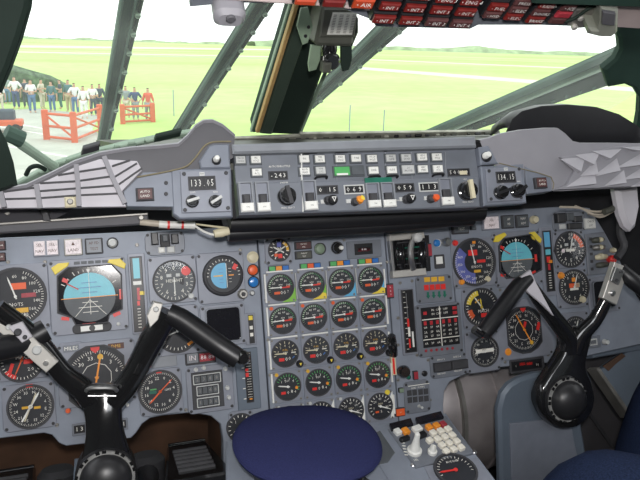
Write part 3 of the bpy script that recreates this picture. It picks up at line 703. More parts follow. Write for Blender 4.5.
def knob(base, fr, uv, x, y, rpx, w, mt, h=.014, nm='knob', mark=None, ang=0, flut=False):
    a, b, s, _ = fr.box(x-rpx, y-rpx, x+rpx, y+rpx, w+h*.6); r = s/2; a, b = fr.L(x, y, w+h*.5); a -= uv[0]; b -= uv[1]
    m = MB().lathe(a, b, [(r, w), (r, w+h*.35), (r*.88, w+h*.42), (r*.82, w+h*.93), (r*.72, w+h)], mt, 24); o = m.build(nm, base)
    if mark:
        m = MB(); c, s_ = math.sin(R(ang)), math.cos(R(ang))
        if mark[0] == 'bar': m.bar(a-c*r*.95, b-s_*r*.95, a+c*r*.95, b+s_*r*.95, r*.42, w+h+.005, mark[1], .006)
        elif mark[0] == 'tri':
            p = [(a-r*.5, b+r*.45), (a+r*.5, b+r*.45), (a, b-r*.6)]; q = [(a-r*.28, b+r*.3), (a+r*.28, b+r*.3), (a, b-r*.3)]; m.ring(p, q, w+h-.0005, w+h+.0004, mark[1])
        elif mark[0] == 'sector': m.flat([(a, b)]+[(a+r*math.cos(R(t)), b+r*math.sin(R(t))) for t in range(-20, 81, 20)], w+h+.0006, mark[1])
        elif mark[0] == 'dot': m.disc(a+c*r*.5, b+s_*r*.5, r*.45, w+h, w+h+.006, mark[1], .001, 16)
        m.build('pointer', o)
    return o
K = dict(base=F0, fr=FC, uv=(u0, v0))
knob(x=287.5, y=195.8, rpx=9.3, w=.008, mt='gloss_black', h=.016, mark=('bar', 'dark_grey'), ang=-10, **K)
knob(x=328.5, y=200, rpx=4.2, w=.008, mt='dark_grey', h=.01, **K); knob(x=333, y=199.5, rpx=4.8, w=.014, mt='black', h=.012, mark=('tri', 'white'), **K)
knob(x=355.5, y=201.5, rpx=4, w=.008, mt='dark_grey', h=.01, **K); knob(x=360, y=199.5, rpx=3.8, w=.014, mt='orange', h=.009, mark=('sector', 'yellow'), **K)
knob(x=407, y=199, rpx=4, w=.008, mt='dark_grey', h=.01, **K); knob(x=411, y=198, rpx=4.6, w=.014, mt='black', h=.012, mark=('tri', 'white'), **K)
knob(x=431.5, y=198.5, rpx=4, w=.008, mt='dark_grey', h=.01, **K); knob(x=436, y=197.5, rpx=3.4, w=.014, mt='redorange', h=.009, **K)
knob(x=468.5, y=190.3, rpx=8.8, w=.008, mt='gloss_black', h=.016, mark=('bar', 'cream'), ang=-3, **K)
for x, y in ((323.5, 203), (349, 202.5), (402, 200.5), (427, 199.5)):
    a, b = FC.L(x, y-1.5, .01); MB().rect(a-u0, b-v0, .008, .006, .008, .0095, 'pale', .0004).build('legend_plate', F0)

# radio frequency selectors at each end
def freq(pl, sub, disp, s, k1, k2, scr, up, upk, label, m2):
    cx = sum(p[0] for p in pl)/len(pl); cy = sum(p[1] for p in pl)/len(pl); a0 = FC.L(cx, cy)
    t = thing('radio_frequency_selector', FC, *a0, label, 'radio selector', 'frequency selectors at the glareshield ends')
    FB(FC, 'housing', *a0, pl, -.012, .006, 'panel_b', t, .002)
    FB(FC, 'face_plate', *a0, sub, .006, .010, 'bezel', t, .001)
    counter((disp[0]+disp[2])/2, (disp[1]+disp[3])/2, s, disp[2]-disp[0], disp[3]-disp[1], .010, 'dark_grey', 'frequency_window', FC, t, a0, 'white', 'black', .85)
    knob(t, FC, a0, *k1, 6.6 if m2 == 'pale' else 6.2, .010, 'gloss_black', .014, 'tuning_knob', ('bar', m2), 75)
    knob(t, FC, a0, *k2, 6.6 if m2 == 'pale' else 6.2, .010, 'gloss_black', .014, 'tuning_knob', ('bar', m2), 60)
    for x, y in scr: a, b = FC.L(x, y, .01); MB().disc(a-a0[0], b-a0[1], .0028, .009, .0115, 'dark_grey', .0005, 12).build('screw', t)
    x, y = (disp[0]+disp[2])/2, disp[1]-3.4; a, b = FC.L(x, y, .01); m = MB().rect(a-a0[0], b-a0[1], .007, .005, .01, .0108, 'pale'); m.text('VHF', a-a0[0], b-a0[1], .003, .011, 'dark_grey'); m.build('label_tab', t)
    for s_, (x, y) in (('COM', (k1[0], k1[1]-8.5)), ('NAV', (k2[0], k2[1]-9))): ftext(s_, x, y, .0032, .010, base=t, uv=a0)
    FB(FC, 'bracket_plate', *a0, up, -.01, .008, 'panel_b', t, .002)
    knob(t, FC, a0, *upk, 4.6, .008, 'black', .008, 'dimmer_knob'); knob(t, FC, a0, upk[0], upk[1]-1.5, 3.0, .016, 'white', .012, 'dimmer_cap')
freq([(171, 172), (173, 169), (231, 168), (233, 217), (180, 219), (173, 214)], [(180, 171), (229, 170), (231.5, 211.5), (182, 213)], (189.5, 177.5, 214.5, 189), '133.05', (192.5, 201), (215.5, 201),
     [(184, 174), (226, 173), (185, 210), (228, 208)], [(199, 161), (209, 145.5), (214, 143.5), (229.5, 143.5), (230.5, 168), (201, 168.5)], (216.7, 160), 'grey radio frequency selector reading 133.05 with two black knobs', 'pale')
freq([(481, 166), (524, 164), (527, 203), (484, 206)], [(486, 168.5), (521, 167), (523.5, 200), (488, 202)], (497, 172.5, 514.5, 182), '134.15', (502, 192), (518.5, 190.5),
     [(489, 171), (519, 169), (491, 199), (521, 197.5)], [(479, 147), (489, 145.5), (499, 163.5), (481, 165)], (487.2, 156.5), 'grey radio selector reading 134.15, beside the faceted light vents', 'black')

# left wing
a0 = FC.L(100, 180)
t = thing('glareshield_cover', FC, *a0, 'grey moulded glareshield cover with white slatted air vents, on the captain side', 'glareshield', 'moulded glareshield covers')
lip = [(-60, 199), (-20, 193.5), (0, 191), (27, 186), (50, 175), (75, 162.5), (100, 154), (130, 149), (160, 147), (178, 145), (187, 137), (195, 127), (203, 122), (212, 121.5), (222, 126), (234, 136)]
seam = [(-60, 213), (-20, 209.5), (0, 208), (27, 207.5), (50, 207.5), (75, 207.5), (100, 207.5), (126, 207), (150, 182), (172, 178), (186, 176), (196, 172), (206, 168), (214, 164), (224, 162), (233, 158)]
L1 = rel(FC, *a0, lip); S1 = rel(FC, *a0, seam)
rows = [[(x, y, .0) for x, y in S1], [(x*.4+X*.6, y*.4+Y*.6, .006) for (x, y), (X, Y) in zip(S1, L1)], [(x, y-.003, .006) for x, y in L1], [(x, y, .0) for x, y in L1], [(x, y+.0015, -.02) for x, y in L1], [(x, y-.006, -.06) for x, y in L1], [(x, y-.04, -.10) for x, y in L1]]
recalc(MB().loft(rows, 'moulded').build('moulded_cover', t, ang=60))
MB().tube([(x, y, .009) for x, y in rel(FC, *a0, [(137, 177), (160, 173), (174, 170), (187, 166), (196, 157), (204, 146.5), (213, 142), (231, 141.5)], .009)], .0012, 'seam', 6, 3).build('seam_seal', t)
rows = [[(x, y-.0045, .005) for x, y in L1], [(x, y-.0005, .0095) for x, y in L1], [(x, y+.003, .003) for x, y in L1], [(x, y+.003, -.004) for x, y in L1]]
recalc(MB().loft(rows, 'soft_grey').build('edge_lip', t, ang=60))
VG = [(-60, 203), (0, 193), (27, 189), (50, 179), (75, 167), (100, 159), (137, 161), (142, 170), (121, 192), (126, 206.5), (-60, 209)]
FB(FC, 'air_vent', *a0, VG, .001, .0095, 'moulded_light', t, .0005)
m = MB()
def pb(m, pts, wd, w, mt, th=.004):
    q = rel(FC, *a0, pts, w)
    for p, r in zip(q, q[1:]): m.bar(p[0], p[1], r[0], r[1], wd, w, mt, th)
for pts in ([(0, 191), (4, 207)], [(36, 184), (40, 208)], [(76, 164), (78, 185), (79, 206)], [(104, 156), (113, 178), (125, 203)]): m = MB(); pb(m, pts, .006, .0175, 'soft_grey', .009); m.build('vent_rib', t)
m = MB()
for pts in ([(0, 192), (38, 187)], [(0, 199), (38, 198), (79, 195), (124, 193)], [(40, 183), (76, 181), (112, 176)], [(38, 191), (78, 188), (118, 185)], [(58, 175), (76, 172), (108, 167)], [(114, 177), (137, 163)], [(119, 184), (142, 168)], [(112, 166), (130, 160)]): m = MB(); pb(m, pts, .0022, .013, 'dark_grey', .004); m.build('vent_slat', t)
a, b = FC.L(70.5, 202.5, .01); m = MB().rect(a-a0[0], b-a0[1], .014, .014, .009, .015, 'cream', .002); m.disc(a-a0[0], b-a0[1], .004, .015, .018, 'steel_dull', .001, 12); m.build('catch', t)
FB(FC, 'side_plate', *a0, [(127, 206.5), (123, 192), (143, 172), (172, 172), (174, 207)], -.02, .005, 'panel_b', t, .001)
for x, y in ((166, 183), (166, 194)): a, b = FC.L(x, y, .005); screw_at(t, a-a0[0], b-a0[1], .0028, .005, .007)
def autoland(x, y, wd, hd, label):
    a, b, su, sv = FC.box(x-wd/2, y-hd/2, x+wd/2, y+hd/2, .008)
    t = thing('warning_light', FC, a, b, label, 'warning light', 'auto land lamps on the glareshield', .005)
    MB().rect(0, 0, su, sv, -.002, .006, 'dark_grey', .001).build('housing', t)
    m = MB().rect(0, 0, su*.8, sv*.8, .006, .008, 'brownlamp', .0005); m.text('AUTO', 0, sv*.15, sv*.26, .0083, 'print').text('LAND', 0, -sv*.17, sv*.26, .0083, 'print'); m.build('caption', t)
autoland(145, 194.5, 18, 13, 'dark square lamp reading AUTO LAND beside the white slatted vents')
autoland(540.5, 183, 11.5, 11, 'dark square lamp reading AUTO LAND beside the selector reading 134.15')
# right wing
a0 = FC.L(560, 170)
t = thing('glareshield_cover', FC, *a0, 'grey moulded glareshield cover with faceted light vents, on the copilot side', 'glareshield', 'moulded glareshield covers')
lip = [(478, 139), (489, 136.5), (500, 132.5), (520, 129), (545, 127), (556, 127), (563, 132), (571, 140), (580, 142), (610, 142), (640, 142.5), (700, 146)]
seam = [(482, 156), (490, 160), (499, 170), (522, 178), (545, 185), (553, 191), (563, 191), (571, 190.5), (580, 190), (610, 188.5), (640, 187), (700, 187)]
L1 = rel(FC, *a0, lip); S1 = rel(FC, *a0, seam)
rows = [[(x, y, .0) for x, y in S1], [(x*.5+X*.5, y*.5+Y*.5, .006) for (x, y), (X, Y) in zip(S1, L1)], [(x, y-.003, .004) for x, y in L1], [(x, y, -.004) for x, y in L1], [(x, y+.002, -.03) for x, y in L1], [(x, y-.01, -.08) for x, y in L1]]
recalc(MB().loft(rows, 'soft_grey').build('moulded_cover', t, ang=50))
MB().tube([(x, y, .009) for x, y in rel(FC, *a0, [(499, 163), (520, 168.5), (551, 177), (553, 189)], .009)], .0008, 'seam', 6, 2).build('seam_seal', t)
FB(FC, 'air_vent', *a0, [(556, 189.5), (568, 184), (576, 168), (560, 157), (590, 153), (612, 147), (640, 144), (700, 147), (700, 186), (640, 186)], .003, .011, 'soft_grey', t, .0005)
m = MB()
def tri(pts, lift):                        # a raised facet of the vent
    q = rel(FC, *a0, pts, .011); c = ((q[0][0]+q[1][0]+q[2][0])/3, (q[0][1]+q[1][1]+q[2][1])/3)
    m.add([q[0]+(.011,), q[1]+(.011,), q[2]+(.011,), q[1]+(.011+lift,)], [(0, 1, 3), (1, 2, 3), (2, 0, 3)], 'facet')
for pts in ([(560, 159), (577, 173), (585, 157)], [(575, 155), (590, 166), (600, 152)], [(592, 151), (606, 160), (622, 149)], [(620, 147), (634, 152), (656, 146)], [(566, 187), (592, 185), (594, 168)], [(592, 177), (616, 172), (617, 158)], [(604, 186), (622, 184), (624, 170)],
            [(616, 168), (640, 166), (642, 153)], [(622, 180), (645, 178), (648, 164)], [(640, 150), (664, 160), (668, 148)], [(580, 176), (594, 176), (596, 160)], [(630, 187), (652, 186), (654, 174)]): tri(pts, .011)
recalc(m.build('vent_facets', t, smooth=False))
FB(FC, 'side_plate', *a0, [(525, 166), (551, 178), (552, 191), (527, 194)], -.02, .004, 'panel_b', t, .001)
# under-side: dark padded roll and shelf
LB = Fr((.37, .97, -.25), 20)
a0 = LB.L(356, 222)
t = thing('glareshield_underside', LB, *a0, 'black padded roll running below the autopilot panel', 'padding')
pt = [(229, 223), (300, 221), (380, 217), (440, 214), (482, 211.5)]
MB().tube([(x, y, .0) for x, y in rel(LB, *a0, pt)], .016, 'black', 14, 3).build('padded_roll', t)
pt = [(229, 233), (300, 229), (380, 225), (440, 220), (475, 217.5)]
MB().tube([(x, y, -.01) for x, y in rel(LB, *a0, pt)], .013, 'black', 14, 3).build('padded_roll', t)
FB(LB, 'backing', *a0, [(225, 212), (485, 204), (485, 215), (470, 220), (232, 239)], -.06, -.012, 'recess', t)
# captain-side shelf below the vents
a0 = LB.L(75, 222)
t = thing('map_shelf', LB, *a0, 'dull grey metal shelf rail in the dark gap below the slatted vents', 'shelf')
FB(LB, 'rail', *a0, [(-60, 228), (148, 214), (149, 224), (-60, 237)], -.01, .0, 'moulded', t, .002)
FB(LB, 'rail_lip', *a0, [(-60, 226.5), (148, 212.5), (148, 215), (-60, 229.5)], -.01, .005, 'steel_dull', t, .001)
FB(LB, 'bracket', *a0, [(40, 206), (46, 206), (51, 221), (43, 221)], -.01, .006, 'dark_grey', t, .001)
for x, y in ((8, 213), (141, 218)): a, b = LB.L(x, y); MB().disc(a-a0[0], b-a0[1], .004, -.001, .008, 'steel_dull', .001, 12).build('bolt', t)
# wiring loom with white and red sleeves
a0 = LB.L(190, 224)
t = thing('wiring_loom', LB, *a0, 'wires with white and red sleeves hanging under the 133.05 selector', 'wiring')
def lp(pts, w): return [(x, y, w) for x, y in rel(LB, *a0, pts, w)]
MB().tube(lp([(140, 222), (160, 224), (178, 225), (195, 226)], .0), .0048, 'wire', 10, 3).build('sleeve', t)
MB().tube(lp([(159, 224.3), (168, 224.8), (178, 225), (195, 225.5)], .0), .0056, 'white', 10, 3).build('sleeve', t)
for x in (168.5, 182.5): MB().tube(lp([(x-1.2, 224.9), (x+1.2, 225)], .0), .0062, 'red', 10).build('marker_band', t)
MB().tube(lp([(195, 226), (203, 231), (212, 234.5), (222, 235)], .0), .0018, 'white', 8, 4).build('wire', t)
MB().tube(lp([(196, 224), (210, 226), (228, 228)], -.004), .0016, 'cream', 8, 4).build('wire', t)
MB().tube(lp([(214, 234), (221, 232.5), (229, 231)], .004), [.006, .0075, .006], 'cream', 12, 2).build('plug', t)
t = thing('wiring_loom', LB, *LB.L(600, 215), 'pale tangled wires in the dark corner right of the instrument panel', 'wiring')
a0 = LB.L(600, 215)
for k, pts in enumerate(([(560, 207), (580, 208), (592, 214), (606, 214), (612, 207)], [(575, 206), (590, 211), (603, 211), (615, 205)], [(588, 213), (600, 217), (610, 213), (618, 208)])):
    MB().tube(lp(pts, -.02-.004*k), .0022, 'wire', 8, 4).build('wire', t)
MB().tube(lp([(604, 212), (612, 209), (618, 205)], -.01), .006, 'olive', 10, 2).build('connector', t)
MB().tube(lp([(622, 216), (620, 232), (624, 246), (617, 258)], -.05), .0075, 'dark_grey', 10, 4).build('hose', t)
a0 = LB.L(628, 205)
t = thing('side_pad', LB, *a0, 'pale grey rounded cushion pad hanging below the faceted vents', 'pad')
FB(LB, 'pad', *a0, [(617, 188), (640, 186), (642, 206), (638, 226), (633, 231), (627, 226), (622, 214)], -.008, .01, 'moulded_light', t, .008)
# dark structure in the gap behind the panels
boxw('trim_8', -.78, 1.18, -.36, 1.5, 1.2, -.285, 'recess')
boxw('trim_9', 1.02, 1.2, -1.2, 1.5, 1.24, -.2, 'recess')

# ================================================================ MAIN INSTRUMENT PANEL
def col_u(px, py): return MP.L(px, py)[0]
uA, uB, uC = col_u(259, 260), col_u(387, 260), col_u(455, 290)
def vt(px, py): return MP.L(px, py)[1]
def plate(name, pts, label):
    a0 = pts[0]; t = thing(name, MP, 0, 0, label, 'instrument panel', 'plates of the main instrument panel')
    recalc(MB().prism(pts, -.025, 0, 'panel', .0015).build('plate', t)); return t
g = .0012
ML = MP.L
cap_p = plate('instrument_panel', [ML(-70, 241), ML(150, 231), (uA-g, vt(259, 226)), (uA-g, vt(266, 470)), ML(224, 490), ML(223.5, 440), ML(220.5, 424), ML(211, 416), ML(192, 412.5), ML(162, 415.5), ML(150, 418), ML(142, 424), ML(136, 433), ML(131, 438), ML(66, 446), ML(59, 443), ML(52, 435), ML(44, 433), ML(-70, 447)],
              'blue-grey instrument panel on the captain side with arched pedal cut-outs')
cen_p = plate('instrument_panel', [(uA+g, vt(259, 226)), (uB-g, vt(386, 221)), (uB-g, vt(400, 470)), (uA+g, vt(270, 480))], 'blue-grey centre instrument panel holding the block of engine gauges')
gear_p = plate('instrument_panel', [(uB+g, vt(386, 221)), (uC-g, vt(450, 213)), (uC-g, vt(463, 376)), ML(450, 381.5), ML(444.5, 391), ML(443.4, 405), ML(445, 440), (uB+g, vt(400, 470))], 'blue-grey instrument panel strip holding the warning matrix, right of the engine gauges')
fo_p = plate('instrument_panel', [(uC+g, vt(450, 213)), ML(572, 206), ML(590, 208), ML(603, 229), ML(618, 256), ML(632, 288), ML(646, 310), ML(660, 340), ML(560, 362), ML(520, 365), ML(495, 368), ML(464, 374), (uC+g, vt(463, 376))],
             'blue-grey instrument panel on the copilot side with a slanting right edge')
# loose screws on the plates
def screws(base, pts):
    for x, y in pts: a, b = ML(x, y); screw_at(base, a, b, .0032, -.0005, .0016, 'steel_dull')
screws(cap_p, [(8, 262), (45, 262), (137, 245), (141, 335), (130, 345), (55, 378), (4, 378), (135, 375), (190, 362), (186, 410), (237, 340), (240, 250), (246, 405), (236, 300), (57, 425), (100, 432), (236, 470), (246, 440), (140, 300)])
screws(cen_p, [(266, 262), (266, 300), (268, 340), (270, 375), (387, 262), (344, 240), (262, 425)])
screws(gear_p, [(400, 283), (412, 281), (398, 345), (398, 318), (465, 300), (428, 360), (417, 355), (398, 380), (430, 400)])
screws(fo_p, [(470, 240), (500, 290), (498, 320), (548, 300), (552, 250), (585, 240), (600, 270), (505, 362), (548, 355), (586, 275), (496, 365)])

def bezel_plate(t, a0, box, w=.004, mt='bezel', r=.008, screws_=True, nm='bezel', name_mt=None):
    a, b, su, sv = MP.box(*box, w); a -= a0[0]; b -= a0[1]
    MB().rect(a, b, su, sv, -.001, w, mt, .001, r).build(nm, t)
    if screws_:
        for i in (-1, 1):
            for j in (-1, 1): screw_at(t, a+i*(su/2-.0052), b+j*(sv/2-.0052), .0026, w-.0005, w+.001)
    return a, b, su, sv
def face(m, r, spec, w):
    """dial print in units of the dial radius: tick / num / box / arc / txt"""
    for q in spec:
        k = q[0]
        if k == 'tick':
            _, a0, a1, n, r0, r1, wd, mt = q
            for i in range(n):
                a = R(90-(a0+(a1-a0)*i/max(1, n-1))); c, s = math.cos(a), math.sin(a); m.bar(c*r0*r, s*r0*r, c*r1*r, s*r1*r, wd*r, w, mt)
        elif k == 'num':
            _, vals, a0, a1, rr, size, mt = q
            for i, v in enumerate(vals):
                a = R(90-(a0+(a1-a0)*i/max(1, len(vals)-1))); m.text(v, math.cos(a)*rr*r, math.sin(a)*rr*r, size*r, w, mt)
        elif k == 'box': _, x, y, sx, sy, mt = q[:6]; m.rect(x*r, y*r, sx*r, sy*r, w-.0003, w+.0004, mt, 0, 0, q[6] if len(q) > 6 else 0)
        elif k == 'arc': _, r0, r1, a0, a1, mt = q; m.arc(0, 0, r0*r, r1*r, a0, a1, w-.0001, mt)
        elif k == 'txt': _, s, x, y, size, mt = q; m.text(s, x*r, y*r, size*r, w+.0006, mt)
        elif k == 'disc': _, x, y, rr, mt = q; m.disc(x*r, y*r, rr*r, w-.0002, w+.0003, mt, 0, 14)
    return m
def needle(t, r, ang, l, wd, w, mt, tail=.2, nm='needle', mt2=None):
    m = MB(); a = R(90-ang); c, s = math.cos(a), math.sin(a); n = Vector((-s, c))*wd*r/2
    m.prism([(-c*tail*r-n.x, -s*tail*r-n.y), (c*l*.8*r-n.x, s*l*.8*r-n.y), (c*l*r, s*l*r), (c*l*.8*r+n.x, s*l*.8*r+n.y), (-c*tail*r+n.x, -s*tail*r+n.y)], w, w+.0008, mt)
    m.disc(0, 0, wd*r*1.1, w, w+.0015, mt2 or mt, .0003, 12); return recalc(m.build(nm, t))
def dial(name, cx, cy, hpx, spec, needles, label, box=None, group=None, mt='dial', glass_=True, rim='dark_grey', r=None, sc=True, cat='gauge'):
    a0 = ML(cx, cy)
    if r is None: r = MP.box(cx-1, cy-hpx, cx+1, cy+hpx)[3]/2
    t = thing(name, MP, *a0, label, cat, group)
    if box: bezel_plate(t, a0, box, screws_=sc)
    MB().ring(circ(0, 0, r*1.09, 32), circ(0, 0, r, 32), -.001, .0075, rim).build('case_rim', t)
    m = MB().disc(0, 0, r*1.0, -.001, .0048, mt, 0, 32); face(m, r, spec, .0052); m.build('dial_face', t, smooth=False)
    for q in needles: needle(t, r, q[0], q[1], q[2], .0058, q[3], q[4] if len(q) > 4 else .2)
    if glass_: MB().disc(0, 0, r, .0068, .0072, 'dial_glass', 0, 32).build('cover_glass', t)
    return t, a0, r
def pknob(t, a0, x, y, rp, mt, h=.01, nm='knob', w=.004, mark=None, ang=0): return knob(t, MP, a0, x, y, rp, w, mt, h, nm, mark, ang)
NUM = lambda a, b, s: [str(i) for i in range(a, b, s)]

# airspeed indicators
ASI = [('tick', 20, 300, 50, .88, .97, .02, 'print'), ('num', ['60', '80', '100', '120', '140', '160', '180', '200', '250', '300', '350', '400'], 0, 290, .74, .17, 'print'), ('box', .12, .38, .52, .24, 'redorange'), ('box', .45, .02, .5, .16, 'crimson'),
       ('txt', 'KNOTS', -.05, -.3, .18, 'print'), ('box', .2, -.52, .42, .18, 'amber'), ('txt', 'MACH', .2, -.75, .14, 'print')]
dial('airspeed_indicator', 16, 296.5, 27, ASI, [(-18, .8, .05, 'white', .1)], 'large black airspeed dial left of the captain attitude display', (-18, 264, 50, 331), 'airspeed indicators')
t, a0, r = dial('airspeed_indicator', 473, 262, 22.3, [('arc', .5, .97, 180, 315, 'asiblue')]+ASI[:2]+[('box', -.05, .42, .45, .25, 'red'), ('box', .35, .02, .42, .13, 'red'), ('txt', 'KNOTS', .1, -.22, .17, 'print'), ('box', .12, -.42, .34, .12, 'amber'), ('box', .05, .88, .16, .12, 'orange')],
     [(-10, .82, .045, 'white', .1)], 'large black airspeed dial with a blue sector, left of the copilot attitude display', (452.5, 238, 497, 287), 'airspeed indicators')
for x, y, mt in ((455.5, 243, 'red'), (488, 279, 'cream'), (462, 282, 'orange')): pknob(t, a0, x, y, 2.6, mt, .006, 'bug_knob')

# attitude indicators
def attitude(cx, cy, box, oc, r, sky_c, lab, tabs, slip, sets=None):
    a0 = ML(cx, cy); t = thing('attitude_indicator', MP, *a0, lab, 'gauge', 'main attitude indicators')
    bezel_plate(t, a0, box)
    o = [(a-a0[0], b-a0[1]) for a, b in MP.poly(oc)]
    s = MP.box(cx-r, cy-r, cx+r, cy+r)[3]/2
    MB().prism(o, -.001, .0052, 'screen', 0).build('display_face', t)
    MB().ring(o, [(x*.955, y*.955) for x, y in o], .003, .008, 'dark_grey').build('display_rim', t)
    q = ML(*sky_c); x0, y0 = q[0]-a0[0], q[1]-a0[1]
    m = MB(); n = 20
    m.flat([(x0+s*math.cos(R(180*k/n)), y0+s*math.sin(R(180*k/n))) for k in range(n+1)], .0056, 'cyan')
    m.flat([(x0+s*math.cos(R(180+180*k/n)), y0+s*math.sin(R(180+180*k/n))) for k in range(n+1)], .0056, 'dial_grey')
    m.bar(x0-s*1.1, y0, x0+s*1.1, y0, s*.03, .006, 'orange')
    for k, l in ((.2, .3), (.4, .45), (.6, .3)): m.bar(x0-s*l, y0+s*k, x0+s*l, y0+s*k, s*.02, .006, 'asiblue'); m.bar(x0-s*l, y0-s*k, x0+s*l, y0-s*k, s*.025, .006, 'print')
    m.bar(x0, y0-s*.7, x0, y0+s*.95, s*.02, .006, 'print'); m.bar(x0-s*.6, y0-s*.75, x0, y0-s*.1, s*.02, .006, 'print'); m.bar(x0+s*.6, y0-s*.75, x0, y0-s*.1, s*.02, .006, 'print')
    m.build('horizon_ball', t, smooth=False)
    m = MB()
    for a in (-60, -45, -30, -20, -10, 0, 10, 20, 30, 45, 60):
        c, n_ = math.sin(R(a)), math.cos(R(a)); l = 1.22 if a % 30 == 0 else 1.15; m.bar(x0+c*s*1.06, y0+n_*s*1.06, x0+c*s*l, y0+n_*s*l, s*.03, .006, 'print')
    m.flat([(x0-s*.08, y0+s*1.15), (x0+s*.08, y0+s*1.15), (x0, y0+s*.95)], .0062, 'white')
    m.build('bank_scale', t)
    MB().bar(x0-s*.85, y0+s*.62, x0-s*.42, y0+s*.35, s*.05, .0075, 'redlit', .001).build('command_bar', t)
    for q in ((1.22, .02, .14, .42, 0), (-.98, -.78, .3, .14, -10), (1.0, -.78, .3, .16, 20), (-.1, -1.12, .5, .14, 0), (-.9, .75, .22, .16, -25)): MB().rect(x0+s*q[0], y0+s*q[1], s*q[2], s*q[3], .0052, .0062, 'red', 0, 0, q[4]).build('warning_flag', t)
    MB().prism([(x*.955, y*.955) for x, y in o], .0072, .0076, 'dial_glass').build('cover_glass', t)
    for p in tabs: FB(MP, 'corner_tab', *a0, p, .004, .008, 'yellow', t, .0008)
    if slip:
        a, b, su, sv = MP.box(*slip, .004); a -= a0[0]; b -= a0[1]
        k = MB().rect(a, b, su, sv, .003, .008, 'dark_grey', .001, sv*.45).build('slip_tube', t)
        m = MB().rect(a-su*.16, b, su*.26, sv*.55, .008, .0086, 'white').rect(a+su*.16, b, su*.22, sv*.55, .008, .0086, 'white').disc(a, b, sv*.3, .008, .009, 'black'); m.build('slip_ball', k)
    return t, a0
t, a0 = attitude(90, 293, (50, 258, 128, 333), [(68, 267), (112, 264), (122, 274), (123, 309), (110, 315), (108, 324), (76, 326), (72, 318), (57.5, 313), (57, 276)], 24.5, (90, 297), 'large cyan and black attitude display with yellow corner tabs, captain side',
     ([(51, 268), (58, 263.5), (69, 262.5), (68, 266), (55, 275)], [(107.5, 262.5), (109, 259.5), (120, 258.5), (126, 264), (124.5, 269), (116, 265.5)]), (72.5, 323, 112, 332.5))
pknob(t, a0, 118.5, 324, 2, 'pale', .006, 'test_button')
for x in (77, 84, 91, 98, 105): a, b = ML(x, 263-(x-77)*.06); MB().rect(a-a0[0], b-a0[1], .0085, .0045, .003, .0052, 'dial_grey', .0005).build('mode_light', t)
t, a0 = attitude(517, 256, (494, 231, 542, 286), [(502, 238), (529, 234), (539, 246), (540, 270), (527, 277), (505, 279), (498, 272), (497, 246)], 18, (515.5, 260), 'large cyan and black attitude display with yellow corner tabs, copilot side',
     ([(494, 242), (496, 236), (505, 232.5), (507, 235), (499, 242)], [(530, 232.5), (535, 231.5), (542, 239), (541, 243), (533, 239)]), None)
# vertical deviation strips
def vstrip(box, inner, spec, label, name='deviation_scale', group='vertical scale indicators', mt='bezel'):
    x, y = (box[0]+box[2])/2, (box[1]+box[3])/2; a0 = ML(x, y); t = thing(name, MP, *a0, label, 'gauge', group)
    a, b, su, sv = bezel_plate(t, a0, box, .004, mt, .002, False)
    a, b, su, sv = MP.box(*inner, .004); a -= a0[0]; b -= a0[1]
    MB().ring(rpoly(a, b, su*1.12, sv*1.02), rpoly(a, b, su, sv), .003, .0065, 'dark_grey').build('slot_frame', t)
    m = MB().rect(a, b, su, sv, .002, .0045, 'black')
    for q in spec:                      # (x, y, w, h, mat) relative -1..1
        m.rect(a+q[0]*su/2, b+q[1]*sv/2, q[2]*su/2, q[3]*sv/2, .0042, .005+(.0012 if len(q) > 5 else 0), q[4])
    m.build('scale', t, smooth=False); return t, a0
TK = lambda n, y0, y1, x=.45, w=.5, h=.02, mt='print': [(x, y0+(y1-y0)*i/(n-1), w, h, mt) for i in range(n)]
vstrip((130, 253, 147, 334), (132.5, 257, 143.5, 331), [(0, .7, 1.2, .55, 'cyan'), (0, .3, 1.5, .1, 'white'), (.1, .0, .5, .34, 'redlit', 1), (.75, .02, .9, .1, 'yellow', 1), (0, -.25, .5, .12, 'red')]+TK(7, -.9, -.4, 0, .6), 'tall narrow scale with cyan top and yellow pointer, right of the captain attitude display')
vstrip((542, 227, 554.5, 296), (545, 231, 552, 291), [(0, .72, 1.6, .5, 'skyblue'), (0, .3, 1.4, .18, 'cyan'), (-.1, .05, .9, .2, 'red', 1), (.4, -.02, 1.0, .1, 'orange', 1), (0, -.2, .6, .2, 'redlit')]+TK(7, -.9, -.4, 0, .7), 'tall narrow scale with blue top and red pointer, right of the copilot attitude display')
vstrip((245, 313, 256, 345), (249, 315, 253.5, 343), [(0, .8, 1.8, .3, 'yellow'), (0, .1, 1.4, .25, 'print'), (0, -.4, 1.4, .25, 'print')], 'tiny vertical indicator with a yellow top beside the blank black screen')
vstrip((236.5, 348, 259.5, 410), (245.5, 352, 252, 402), [(-.5, .3, .9, .1, 'red', 1), (-.5, .1, .9, .16, 'red', 1), (.2, -.88, .8, .05, 'orange', 1)]+TK(18, -.8, .95, .1, 1.4, .012)+TK(5, -.85, .8, -1.6, .8, .03), 'blue-grey plate with a ticked black scale just above the cap', mt='fairing')
vstrip((401, 288, 416, 355), (403.5, 290, 414, 352), [(-.35, .45, .7, .02, 'print'), (-.2, -.05, .35, .26, 'red', 1), (-.15, -.72, .3, .3, 'red'), (.5, -.6, .3, .5, 'white', 1), (-.15, .3, .1, 1.2, 'steel'), (-.1, -.35, .4, .3, 'print')]+TK(12, -.9, .95, -.55, .4, .015), 'tall black scale with red and white markers beside the gear lever panel')

